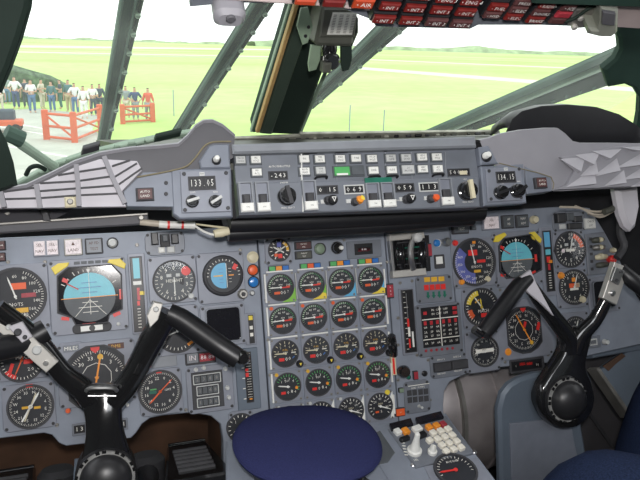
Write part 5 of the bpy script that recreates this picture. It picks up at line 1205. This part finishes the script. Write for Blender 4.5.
# lower right of the centre: boxes and grids
a0 = ML(449, 365); t = thing('switch_unit', MP, *a0, 'plate with two wide black windows above the copilot pedal arch', 'switch')
bezel_plate(t, a0, (430.5, 353.5, 467.5, 377), .003, 'unit')
for bx in ((433, 362, 450, 371), (450.5, 359.5, 466.5, 368.5)):
    a, b, su, sv = MP.box(*bx, .003); MB().rect(a-a0[0], b-a0[1], su, sv, .002, .012, 'dark_grey', .002).build('switch_guard', t)
for s, x, y in (('ENG 1 2', 441, 359.5), ('ENG 3 4', 457, 356.7), ('RELIGHT', 441.5, 373.5), ('RELIGHT', 458, 370.7)): ftext(s, x, y, .0045, .003, 'print', MP, t, a0)
a0 = ML(417, 396.5); t = thing('switch_unit', MP, *a0, 'plate with a grid of eight small black squares below the trim wheel', 'switch')
bezel_plate(t, a0, (404.5, 380.5, 430.5, 413), .003, 'unit')
for i in range(4):
    for j in range(2):
        x, y = 409.3+i*5.3+j*.5+(i > 1)*.6, 393-i*.55+j*7; lens(t, a0, (x-2.2, y-2.8, x+2.2, y+2.8), 'dark_grey', 'black_button', .003)
a, b = ML(418, 384.5); MB().rect(a-a0[0], b-a0[1], .044, .0012, .003, .0038, 'print').build('line', t)
ftext('HYD  PUMPS', 418, 387.5, .005, .003, 'print', MP, t, a0)
MB().lathe(*[p-q for p, q in zip(ML(418.5, 406), a0)], [(.004, .002), (.002, .008), (.0026, .016)], 'pale', 10).build('toggle', t)
annun(413.7, 371, 418.5, 380, 'tiny dark red lamp below the tall black scale', 'crimson', (), group='lamps around the gear panel')
lone_knob(408.3, 377, 2, 'dkgreen', 'tiny dark button left of the tiny red lamp', 'push_button', .004, 'black', None, 'button')
lone_knob(424.5, 373.5, 2.4, 'black', 'tiny black button right of the tiny red lamp', 'push_button', .004, 'dark_grey', None, 'button')
annun(399.3, 388, 404, 393, 'tiny pale green lamp low beside the engine block', 'compass_green', (), group='lamps around the gear panel')
annun(395.5, 408, 405.5, 416.5, 'small orange hatched lamp at the foot of the panel strip', 'redorange', ('///',), group='lamps around the gear panel', tm='cream')

# ================================================================ COPILOT DIALS
dial('radio_altimeter', 568.7, 249.5, 17, ALT+[('arc', .7, .97, 20, 85, 'redorange'), ('box', .0, -.05, .6, .14, 'print'), ('disc', -.5, -.05, .12, 'pinkish')], [(15, .75, .06, 'white')], 'black height dial with orange-red arc near the slanting edge of the copilot panel', (554.5, 230.5, 584.5, 268), 'radio altimeters')
t, a0, r = dial('altimeter', 572.5, 287, 16.5, [('tick', 0, 355, 40, .84, .96, .03, 'print'), ('num', list('0123456789'), 0, 324, .68, .26, 'print'), ('box', 0, .1, .7, .26, 'redorange'), ('box', .2, .1, .4, .26, 'cream'), ('box', 0, .45, .25, .25, 'orange'), ('box', 0, -.12, .6, .14, 'print')], [(20, .85, .06, 'white')], 'black altimeter with orange and cream windows left of the copilot switch plate', (557, 269, 588, 308))
pknob(t, a0, 561.5, 275.5, 3, 'orange', .006, 'set_knob'); pknob(t, a0, 583, 299.5, 3, 'cream', .006, 'set_knob')
dial('mach_indicator', 480, 307, 18, [('tick', 0, 340, 34, .82, .96, .03, 'print'), ('arc', .68, .95, 285, 350, 'yellow'), ('txt', 'MACH', .1, -.22, .24, 'print'), ('box', .12, -.45, .36, .22, 'red'), ('arc', .6, .9, 225, 262, 'redorange'), ('box', -.25, .35, .3, .07, 'amber', 30)], [(-35, .75, .07, 'white', .2), (-5, .5, .07, 'yellow', .1)], 'black dial with yellow and red arcs below the copilot airspeed dial', (463, 287.5, 495, 328.5), 'lower copilot dials')
t, a0, r = dial('radio_magnetic_indicator', 483.5, 351, 14.5, COMP+[('box', 0, .05, 1.4, .26, 'print'), ('box', -.05, .05, .3, .34, 'steel_dull'), ('box', 0, 1.0, .3, .16, 'red')], [(85, .8, .08, 'white', .8)], 'small compass dial with a white bar below the dial with yellow arcs', (466, 330, 500, 372), 'lower copilot dials')
lone_knob(508.5, 352, 3.2, 'orange', 'small orange lamp at the lower left of the copilot compass display', 'indicator_lamp', .004, 'bezel', None, 'lamp')
small_plate((509.5, 358, 544, 371.5), 'black counter with red segments at the foot of the copilot panel', 'dark_grey', 'counter', None, 'print', [((511.5, 360, 542, 369.5), 'black', '', 'window'), ((519, 362.3, 525, 365.5), 'red', '', 'digit_window'), ((526, 361.8, 532, 365), 'red', '', 'digit_window'), ((534, 362, 540, 367), 'black', '01', 'digit_window'), ((513, 364.5, 518, 368), 'black', '1', 'digit_window')], 'counter')
# toggle bank at the slanting edge
a0 = ML(598, 255); t = thing('circuit_switch_bank', MP, *a0, 'bank of brass toggle levers and a red button along the slanting panel edge', 'switch')
FB(MP, 'plate', *a0, [(585.5, 234), (604, 232), (617, 258), (623, 272), (588.5, 275.5)], -.001, .004, 'unit', t, .001)
for k, (x, y) in enumerate(((597, 240), (598, 247.5), (600.5, 257), (601.5, 265))):
    MB().tube([q3(x-5, y+.5, .008), q3(x, y, .014), q3(x+5.5, y-.5, .008)], [.005, .0062, .005], ('olive', 'steel_dull', 'cream', 'olive')[k], 10, 3).build('toggle_lever', t)
for x, y in ((595, 240), (595, 247.5), (596, 256), (608, 250.5)): MB().lathe(*q3(x, y, 0)[:2], [(.005, .01), (.006, .016), (.004, .021)], 'cream', 12).build('toggle_cap', t)
MB().lathe(*q3(607.3, 259.5, 0)[:2], [(.006, .003), (.009, .012), (.0085, .018), (.005, .022)], 'red', 18).build('red_button', t)
for k in range(5): a, b = ML(589+k*.4, 239+k*7.5); MB().rect(a-a0[0], b-a0[1], .006, .006, .003, .006, 'dark_grey', .0005).build('label', t)
dial('fuel_quantity_gauge', 574, 330, 13, COMP[1:2]+[('num', list('02468'), 250, 470, .6, .28, 'print')], [(20, .8, .08, 'white')], 'small black dial seen inside the fork of the copilot yoke', (560, 312, 590, 350))
small_plate((584, 336, 600, 348), 'grey plate with a white outlined window right of the copilot yoke fork', 'unit', 'counter', None, 'print', [((586, 339, 597, 345.5), 'pale', '', 'frame'), ((587, 340, 596, 344.5), 'unit', '', 'window')], 'counter')
lone_knob(606, 342, 2.2, 'pale', 'small pale knob low right of the copilot yoke fork', 'rotary_knob')

# ================================================================ YOKES
def yoke(label, hub, hubr, tubes, plates, body, group='control yokes', extras=None):
    a0 = YK.L(*hub, .02); t = thing('control_yoke', YK, *a0, label, 'control yoke', group)
    def p3(x, y, w): a, b = YK.L(x, y, w); return (a-a0[0], b-a0[1], w)
    recalc(MB().prism(chaikin([p3(x, y, .0)[:2] for x, y in body]), -.015, .012, 'gloss_black', .006).build('column_head', t, ang=50))
    for nm, pts, rad, mt in tubes: MB().tube([p3(*p) for p in pts], rad, mt, 14, 5, True, .8 if nm == 'arm' else 1).build(nm, t)
    s = YK.box(hub[0]-hubr, hub[1]-hubr, hub[0]+hubr, hub[1]+hubr, .02)[3]/2
    h = MB().lathe(0, 0, [(s*1.02, -.03), (s*1.04, .012), (s*1.0, .018)], 'satin_black', 36).build('hub', t)
    MB().lathe(0, 0, [(s*.98, .017), (s*.97, .0215), (s*.93, .0215)], 'hub_ring', 36).build('chrome_ring', h)
    m = MB()
    for k in range(28):
        a = 2*math.pi*k/28
        if k % 3: m.rect(s*.97*math.cos(a), s*.97*math.sin(a), s*.1, s*.14, .0212, .0232, 'gloss_black', 0, 0, math.degrees(a))
    m.build('serrations', h)
    MB().lathe(0, 0, [(s*.88, .02), (s*.86, .026), (s*.74, .035), (s*.5, .042), (s*.2, .0455), (.001, .046)], 'satin_black', 36).build('dome', h)
    for nm, pts, w0, w1, mt, dots in plates:
        q = [p3(x, y, w1)[:2] for x, y in pts]; o = recalc(MB().prism(q, w0, w1, mt, .001).build(nm, t))
        for x, y, r, m2 in dots: c = p3(x, y, w1); MB().lathe(c[0], c[1], [(r, w1-.001), (r, w1+.003), (r*.7, w1+.005)], m2, 14).build('button', o)
    if extras: extras(t, p3)
def ext_l(t, p3):
    recalc(MB().prism([p3(x, y, .02)[:2] for x, y in [(84, 392), (86, 386), (93, 384), (110, 384), (118, 386), (119, 392), (112, 394), (91, 394.5)]], .012, .02, 'gloss_black', .002).build('clip_base', t))
    MB().tube([p3(86, 391, .022), p3(91, 388, .026), p3(112, 388, .026), p3(117, 391, .022)], .003, 'steel', 8, 3).build('chart_clip', t)
    MB().tube([p3(88, 396, .018), p3(116, 396, .018)], .0016, 'steel', 8).build('chrome_line', t)
yoke('shiny black forked control yoke nearest the camera, captain side', (106, 479), 28.5,
     [('arm', [(92, 400, 0), (82, 388, .004), (62, 372, .01), (40, 345, .02), (18, 325, .03), (-4, 308, .04)], [.018, .017, .015, .015, .015, .014], 'gloss_black'),
      ('arm', [(112, 402, 0), (124, 388, .004), (137, 368, .01), (153, 338, .02), (168, 312, .03)], [.018, .018, .017, .019, .017], 'gloss_black'),
      ('grip', [(168, 313, .03), (182, 320, .034), (202, 334, .045), (222, 348, .058), (239, 359, .066)], [.015, .0165, .0165, .016, .015], 'black'),
      ('grip', [(46, 330, .02), (20, 343, .03), (-20, 352, .06)], [.016, .0175, .0175], 'black')],
     [('switch_plate', [(-12, 322), (12, 316), (58, 362), (46, 373)], .03, .042, 'silver', [(9, 327, .004, 'pale'), (21, 334, .007, 'steel'), (26, 338, .004, 'dark_grey'), (37, 350, .0065, 'pale'), (46, 363, .0035, 'steel')]),
      ('trim_switch', [(8, 327), (22, 322), (32, 337), (22, 343)], .042, .050, 'moulded_light', [(18, 332, .005, 'dark_grey'), (25, 337, .003, 'dark_grey')]),
      ('thumb_switch', [(147, 316), (154, 302), (163, 304), (158, 320), (150, 328)], .03, .046, 'silver', [(156, 309, .004, 'pale')]),
      ('edge_highlight_strip', [(133, 374), (138, 376), (158, 335), (154, 332)], .02, .026, 'gloss_black', [])],
     [(86, 386), (118, 386), (122, 400), (122, 425), (130, 452), (140, 480), (140, 520), (74, 520), (74, 480), (84, 452), (87, 425), (82, 400)], extras=ext_l)
o_ = [o for o in bpy.data.objects if o.name.startswith('control_yoke')][0]
m = MB(); c = YK.L(238, 358, .066); a_ = YK.L(106, 479, .02)
m.lathe(c[0]-a_[0]+.006, c[1]-a_[1]+.001, [(.006, .05), (.0105, .058), (.011, .074), (.007, .082)], 'gloss_black', 16); m.build('trigger_button', o_)
yoke('shiny black forked control yoke with domed round hub, copilot side', (567.5, 400), 22.5,
     [('arm', [(569, 352, 0), (567, 336, .004), (554, 318, .01), (540, 300, .02), (526, 280, .03)], [.02, .0175, .0155, .0145, .012], 'gloss_black'),
      ('arm', [(573, 352, 0), (580, 336, .004), (595, 320, .012), (608, 296, .022), (618, 272, .03)], [.02, .017, .0145, .0125, .011], 'gloss_black'),
      ('grip', [(528, 278, .03), (518, 287, .036), (505, 304, .048), (492, 322, .056), (483, 334, .06)], [.012, .0145, .0145, .0145, .013], 'black'),
      ('grip', [(620, 268, .03), (632, 280, .045), (655, 298, .06)], [.012, .015, .015], 'black')],
     [('switch_plate', [(615, 262), (629, 268), (617, 305), (603, 298)], .03, .042, 'silver', [(619, 274, .005, 'dark_grey'), (612, 293, .006, 'steel')]),
      ('trim_switch', [(616, 267), (625, 271), (619, 285), (611, 281)], .042, .048, 'steel', [(620, 272, .0025, 'dark_grey'), (616, 280, .0025, 'dark_grey')]),
      ('paper_clip_plate', [(521, 277), (531, 270), (536, 282), (554, 316), (541, 303), (528, 292)], .034, .04, 'moulded_light', [])],
     [(560, 328), (592, 326), (587, 346), (582, 366), (590, 382), (593, 402), (585, 419), (568, 429), (550, 425), (538, 410), (536, 390), (546, 373), (557, 358), (563, 345)])
o_ = bpy.data.objects['control_yoke.001']
c = YK.L(478, 332, .06); a_ = YK.L(567, 400, .02)
MB().tube([(c[0]-a_[0]-.008, c[1]-a_[1]+.006, .06), (c[0]-a_[0]+.006, c[1]-a_[1]-.004, .06)], .008, 'gloss_black', 12).build('trigger_button', o_)
# columns
def column(name, label, x, y, pts, top, mt):
    rows = []
    for z, hx, hy, dx in pts: rows.append([(x+dx+px*hx, y+py*hy, z) for px, py in ((-1, -.5), (-.85, -.85), (-.5, -1), (.5, -1), (.85, -.85), (1, -.5), (1, .9), (-1, .9))])
    m = MB().loft(rows, mt, True); n = len(m.v); m.add(rows[-1], [tuple(range(8))], mt); m.add(rows[0], [tuple(range(7, -1, -1))], mt)
    return tag(recalc(m.build(name, ang=50)), label, 'control column', 'control columns')
CF = Fr((.76, .90, -.7), 8)
a0 = CF.L(535, 430); t = thing('control_column', CF, *a0, 'blue-grey boxed control column rising from the floor under the copilot yoke', 'control column', 'control columns')
FB(CF, 'fairing', *a0, [(504, 820), (501, 480), (499, 410), (503, 394), (510, 385), (520, 379), (536, 374), (556, 372), (578, 400), (590, 470), (640, 780)], -.015, .0, 'fairing', t, .006)
FB(CF, 'cover_plate', *a0, [(514, 800), (512, 480), (510, 424), (545, 420), (572, 428), (580, 470), (610, 780)], .0, .004, 'panel_b', t, .001)
column('control_column', 'dark control column under the captain yoke at the bottom of the view', -.037, .95, [(-1.2, .06, .06, 0), (-.8, .05, .05, 0), (-.66, .045, .045, 0)], None, 'fairing')
o = MB().prism([(.685, .838), (.735, .838), (.735, .843), (.685, .843)], -1.1, -.78, 'moulded').build('x') if False else None

# ================================================================ PEDAL WELLS AND LOWER STRUCTURE
def pedal(x, y, z, label, side):
    t = bpy.data.objects.new('rudder_pedal', None); COL.objects.link(t); t.location = (x, y, z); t.rotation_euler = (R(-18), 0, 0); tag(t, label, 'rudder pedal', 'rudder pedals in the foot wells')
    recalc(MB().prism([(-.055, -.11), (.055, -.11), (.036, .09), (.03, .1), (-.03, .1), (-.036, .09)], -.012, .012, 'gloss_black', .004).build('foot_plate', t))
    MB().tube([(-.034, .092, .006), (.034, .092, .006)], .009, 'gloss_black', 12).build('cross_bar', t)
    m = MB()
    for k in range(6): m.rect(0, -.07+k*.022, .06, .006, .012, .016, 'dark_grey', .001)
    m.build('tread', t)
    MB().tube([(side*.075, -.14, 0), (side*.078, .02, -.01), (side*.072, .11, -.02)], [.008, .022, .016], 'black', 12, 4).build('link_arm', t)
    MB().lathe(side*.076, .03, [(.03, -.03), (.032, .01), (.024, .02)], 'recess', 18).build('pivot', t)
pedal(-.19, .99, -.705, 'black rudder pedal at the lower left corner, beside the captain column', 1)
pedal(.108, .99, -.705, 'black rudder pedal in the brown foot well between captain column and cap', -1)
boxw('trim_10', -.78, 1.28, -1.2, .3, 1.3, -.5, 'pedal_brown')
boxw('trim_11', .165, .98, -1.2, .175, 1.2, -.66, 'pedal_brown')
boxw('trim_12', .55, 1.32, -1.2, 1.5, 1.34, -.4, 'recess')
# big drum in the copilot foot well
t = bpy.data.objects.new('rudder_drum', None); COL.objects.link(t); t.location = (.70, 1.2, -.80); tag(t, 'large dull grey metal drum housing in the copilot foot well', 'housing')
MB().tube([(-.075, .0, 0), (-.06, 0, 0), (.0, 0, 0), (.2, 0, 0)], [.12, .145, .16, .16], 'drum', 32).build('drum', t, ang=30)
MB().tube([(-.02, 0, 0), (-.012, 0, 0)], .168, 'steel_dull', 32).build('band', t)
MB().tube([(.07, 0, 0), (.078, 0, 0)], .166, 'drum', 32).build('band', t)
m = MB()
for a in range(0, 360, 40): m.tube([(-.082, .11*math.cos(R(a)), .11*math.sin(R(a))), (-.06, .11*math.cos(R(a)), .11*math.sin(R(a)))], .006, 'steel', 8)
m.build('bolts', t)
MB().rect(0.08, -.02, .16, .09, .12, .165, 'drum', .01).build('top_box', t)
MB().rect(0.07, -.06, .1, .02, .165, .172, 'pedal_brown', .002).build('label_plate', t)
o = recalc(MB().tube([(0, 0, 0), (.04, -.02, .02), (.1, -.02, .0)], [.05, .06, .05], 'olive', 18, 3).build('pipe_elbow')); o.location = (.62, 1.0, -.93); tag(o, 'dull olive rounded casting below the grey drum', 'casting')
# grey trough at far right and dark side console
boxw('side_console', 1.12, .35, -1.2, 1.5, 1.2, -.92, 'floor_grey', None); tag(bpy.data.objects['side_console'], 'dark grey side console on the floor at the far right', 'console')
SP = Fr((.95, 1.12, -.75), 12)
a0 = SP.L(600, 400); t = thing('kick_panel', SP, *a0, 'dark grey flat kick panel right of the copilot column', 'panel')
FB(SP, 'panel', *a0, [(572, 358), (605, 352), (700, 330), (700, 480), (572, 500)], -.02, .0, 'floor_grey', t, .002)
FB(SP, 'ridge', *a0, [(584, 408), (587, 406), (618, 450), (615, 452)], .0, .006, 'dark_grey', t, .001)
a, b = SP.L(581.5, 377); MB().disc(a-a0[0], b-a0[1], .003, -.001, .003, 'silver', .001, 10).build('screw', t)
SB = Fr((1.0, 1.0, -.65), 30)
a0 = SB.L(615, 375); t = thing('document_tray', SB, *a0, 'blue-grey angled metal tray with a worn hollow at the far right', 'tray')
FB(SB, 'tray_base', *a0, [(598, 371), (630, 350), (660, 346), (660, 420), (632, 418)], -.02, .0, 'fairing', t, .002)
FB(SB, 'tray_rim', *a0, [(597, 369), (600, 367), (634, 416), (631, 418)], -.02, .012, 'steel_dull', t, .002)
FB(SB, 'hollow', *a0, [(603, 366), (622, 353), (626, 356), (616, 364), (609, 371)], .0, .002, 'pedal_brown', t, .0005)
a0 = SB.L(630, 350); t = thing('panel_bracket', SB, *a0, 'blue-grey bracket plates under the copilot panel at the right edge', 'bracket')
FB(SB, 'plate', *a0, [(590, 352), (622, 345), (660, 338), (660, 348), (628, 352), (594, 358)], -.02, .004, 'fairing', t, .002)

# ================================================================ CENTRE PEDESTAL
def pd(x, y): return PD.L(x, y)
a0 = PD.L(400, 440); t = thing('centre_pedestal', PD, *a0, 'blue-grey centre pedestal running back under the cap between the seats', 'pedestal')
FB(PD, 'top_plate', *a0, [(226, 440), (380, 424), (446, 412), (455, 425), (498, 482), (560, 570), (240, 570), (226, 520)], -.30, .0, 'panel', t, .003)
FB(PD, 'sloping_panel', *a0, [(362, 436), (392, 424), (440, 486), (392, 486)], .0, .002, 'panel', t, .001)
FB(PD, 'dark_slot', *a0, [(350, 446), (380, 430), (395, 452), (388, 462), (368, 466)], .001, .0035, 'dial_grey', t, .001)
m = MB()
for x, y in ((413, 466), (392, 432), (474, 453)): a, b = pd(x, y); m.disc(a-a0[0], b-a0[1], .0045, .0, .004, 'steel', .001, 12)
m.build('screws', t)
# keyboard unit
a0 = PD.L(428, 438); t = thing('navigation_keypad', PD, *a0, 'dark keypad unit with cream, white and orange keys and two white knobs on the pedestal', 'keypad')
FB(PD, 'face_plate', *a0, [(388, 428), (446, 415), (474, 452), (416, 467)], .0, .006, 'unit', t, .002)
for pts in ([(389.5, 423), (411, 417.5), (413.5, 423.5), (391.5, 429)], [(415.5, 417), (441, 410.5), (444, 416.5), (417.5, 423)]): FB(PD, 'display_window', *a0, pts, .006, .012, 'screen', t, .001)
def key(x, y, w_, h_, mt, h=.013, nm='key', rr=13):
    a, b, su, sv = PD.box(x-w_/2, y-h_/2, x+w_/2, y+h_/2, h); MB().rect(a-a0[0], b-a0[1], su, sv, .005, h, mt, .0015, .002, rr).build(nm, t)
for q in ((398, 430, 7, 5.5, 'white'), (406, 429.3, 7, 6, 'orange'), (417.5, 427, 10, 5.5, 'white'), (429.3, 425.3, 6.5, 5, 'orange'), (436.8, 423.8, 6.5, 5, 'orange'), (443.5, 422.4, 6, 5, 'crimson'), (405, 437, 11, 4, 'black'), (422, 433, 10, 5, 'black'), (430, 438.5, 6.5, 5, 'key')): key(*q)
for r_ in range(4):
    for c in range(3): key(433.5+c*7.4+r_*4.4, 431.2-c*1.9+r_*6.1, 6.6, 5.2, 'key')
def lknob(x, y, r1, h):
    a, b = PD.L(x, y, .01); a -= a0[0]; b -= a0[1]
    MB().lathe(a, b, [(r1, .005), (r1, .011), (r1*.75, .013), (r1*.6, .02), (r1*.42, h*.7), (r1*.34, h), (r1*.2, h+.002)], 'white', 20).build('selector_knob', t)
lknob(414.5, 450, .0125, .045); lknob(432.5, 451, .008, .02)
for s, x, y in (('DATA', 408, 437), ): pass
for k in range(5): a, b = PD.L(403+k*.8, 443+k*3, .006); MB().rect(a-a0[0], b-a0[1], .006, .0016, .006, .0066, 'print', 0, 0, -20).build('legend', t)
MB().text('SEL', *[p-q for p, q in zip(PD.L(416, 460, .006), a0)], .006, .0066, 'print').build('legend', t)
# lower dial with red needle
a0 = PD.L(455, 473); t = thing('rudder_trim_gauge', PD, *a0, 'black dial with a red pointer at the bottom edge, below the keypad', 'gauge')
FB(PD, 'bezel', *a0, [(424, 466), (476, 457), (500, 490), (440, 500)], .0, .004, 'bezel', t, .001)
MB().ring(circ(0, 0, .036, 28), circ(0, 0, .0325, 28), .002, .009, 'dark_grey').build('case_rim', t)
m = MB().disc(0, 0, .0325, .003, .006, 'dial', 0, 28); face(m, .0325, [('tick', -100, 100, 17, .8, .93, .03, 'print'), ('txt', 'RUDDER', .1, .55, .18, 'print')], .0065); m.build('dial_face', t, smooth=False)
needle(t, .0325, 272, .9, .1, .007, 'red', -.1)

# ================================================================ NAVY CAP
cx, cy, cz = .270, .845, -.589
t = bpy.data.objects.new('peaked_cap', None); COL.objects.link(t); t.location = (cx, cy, cz-.048); t.rotation_euler = (R(-2), R(3), 0); t.scale = (.97, .97, .97)
tag(t, 'navy blue cap with a wide flat round crown resting on the pedestal', 'cap')
def ell(r, z, ph=0): return [(r*math.cos(2*math.pi*k/64)*(1+.012*math.sin(2*2*math.pi*k/64+1)), r*math.sin(2*math.pi*k/64), z+.003*min(1, r/.1)**2*math.sin(3*2*math.pi*k/64)) for k in range(64)]
rows = [ell(.088, .018), ell(.098, .022), ell(.112, .031), ell(.119, .036), ell(.1205, .040), ell(.1195, .0435), ell(.112, .0475), ell(.095, .051), ell(.07, .0535), ell(.035, .0545), ell(.004, .055)]
m = MB().loft(rows, 'navy', True); m.add(rows[-1], [tuple(range(64))], 'navy'); m.build('crown', t, ang=80)
m = MB(); m.tube(ell(.1195, .0405)+[ell(.1195, .0405)[0]], .0016, 'navy', 8); m.build('piping', t)
rows = [ell(.084, -.008), ell(.088, -.008), ell(.0885, .02), ell(.084, .02)]
recalc(MB().loft(rows, 'black', True).build('hat_band', t, ang=50))
rows = []
for k, (r, z) in enumerate(((.087, .0), (.105, -.006), (.13, -.016))): rows.append([(r*math.cos(R(a))*.95, r*math.sin(R(a)), z+.01*abs(math.cos(R(a)))) for a in range(215, 326, 10)])
o = recalc(MB().loft(rows, 'gloss_black').build('peak', t)); o.modifiers.new('th', 'SOLIDIFY').thickness = .002

# ================================================================ SEATED PERSON (right)
PV = (.90, .08, -.60)
bv = [PV, (.90, .04, -.40), (.90, .02, -.15), (.90, .03, 0.0), (.90, .05, .10), (.90, .06, .2)]
be = [(0, 1), (1, 2), (2, 3), (3, 4), (4, 5)]; br = [.13, .13, .15, .06, .09, .08]
def limb(root_, pts, rad):
    b = len(bv)
    for p in pts: bv.append(p)
    be.append((root_, b)); be.extend((b+i, b+i+1) for i in range(len(pts)-1)); br.extend(rad); return b
kL = (.66, .655, -.622); kR = (.985, .80, -.55)
lL = limb(0, [(.82, .14, -.62), kL, (.66, .73, -1.12), (.65, .84, -1.165)], [.06, .05, .042, .04])
lR = limb(0, [(.98, .14, -.62), kR, (.98, .86, -1.12), (.98, .96, -1.165)], [.06, .05, .042, .04])
for s in (-1, 1): limb(2, [(.90+s*.18, .03, -.12), (.90+s*.26, .12, -.38), (.90+s*.16, .34, -.5), (.90+s*.13, .42, -.52)], [.065, .045, .033, .04])
t = bpy.data.objects.new('person', None); COL.objects.link(t); tag(t, 'person in blue denim jeans sitting at the lower right, only the knees in view', 'person')
o = bpy.data.objects.new('body', skin_mesh('body', bv, be, br, 'skin', 2)); COL.objects.link(o); o.parent = t
tv = [(.90, .07, -.56), (.82, .14, -.62), tuple(Vector((.82, .14, -.62)).lerp(Vector(kL), .6)), kL, (.66, .70, -.75), (.66, .73, -1.1), (.98, .14, -.62), tuple(Vector((.98, .14, -.62)).lerp(Vector(kR), .6)), kR, (.985, .83, -.68), (.98, .86, -1.1)]
te = [(0, 1), (1, 2), (2, 3), (3, 4), (4, 5), (0, 6), (6, 7), (7, 8), (8, 9), (9, 10)]
o = bpy.data.objects.new('jeans', skin_mesh('jeans', tv, te, [.15, .12, .10, .085, .08, .07, .12, .10, .085, .08, .07], 'denim', 2)); COL.objects.link(o); o.parent = t
sv = [(.90, .06, -.52), (.90, .03, -.3), (.90, .02, -.15), (.90, .03, -.05)]; se = [(0, 1), (1, 2), (2, 3)]; sr = [.15, .15, .175, .07]
for s in (-1, 1):
    b = len(sv); sv += [(.90+s*.18, .03, -.12), (.90+s*.26, .12, -.38), (.90+s*.17, .32, -.49)]; se += [(2, b), (b, b+1), (b+1, b+2)]; sr += [.085, .065, .05]
o = bpy.data.objects.new('shirt', skin_mesh('shirt', sv, se, sr, 'cl_grey', 2)); COL.objects.link(o); o.parent = t
o = bpy.data.objects.new('hair', skin_mesh('hair', [(.90, .03, .17), (.90, .035, .235)], [(0, 1)], [.1, .09], 'hair', 2)); COL.objects.link(o); o.parent = t
for kx, nm in ((.655, 'shoe'), (.98, 'shoe')):
    o = MB().rect(kx, .88 if kx > .7 else .80, .09, .24, -1.2, -1.135, 'black', .02, .035).build(nm); o.parent = t
# seat for the seated person
t = bpy.data.objects.new('pilot_seat', None); COL.objects.link(t); t.location = (.90, .05, -1.2); tag(t, 'dark padded pilot seat under the person in jeans', 'seat')
MB().rect(0, 0, .5, .46, .38, .47, 'dark_grey', .02, .04).build('seat_cushion', t); MB().rect(0, -.36, .48, .1, .45, 1.1, 'dark_grey', .02, .04).build('backrest', t); MB().rect(0, -.02, .3, .3, 0, .38, 'fairing', .01, .02).build('pedestal', t)

for o in list(bpy.data.objects):      # every top-level thing keeps its own kind of name; nothing is left unlabelled
    if o.parent is None and o.type in ('MESH', 'EMPTY') and not o.get('label') and not o.get('kind'): print('UNLABELLED', o.name)
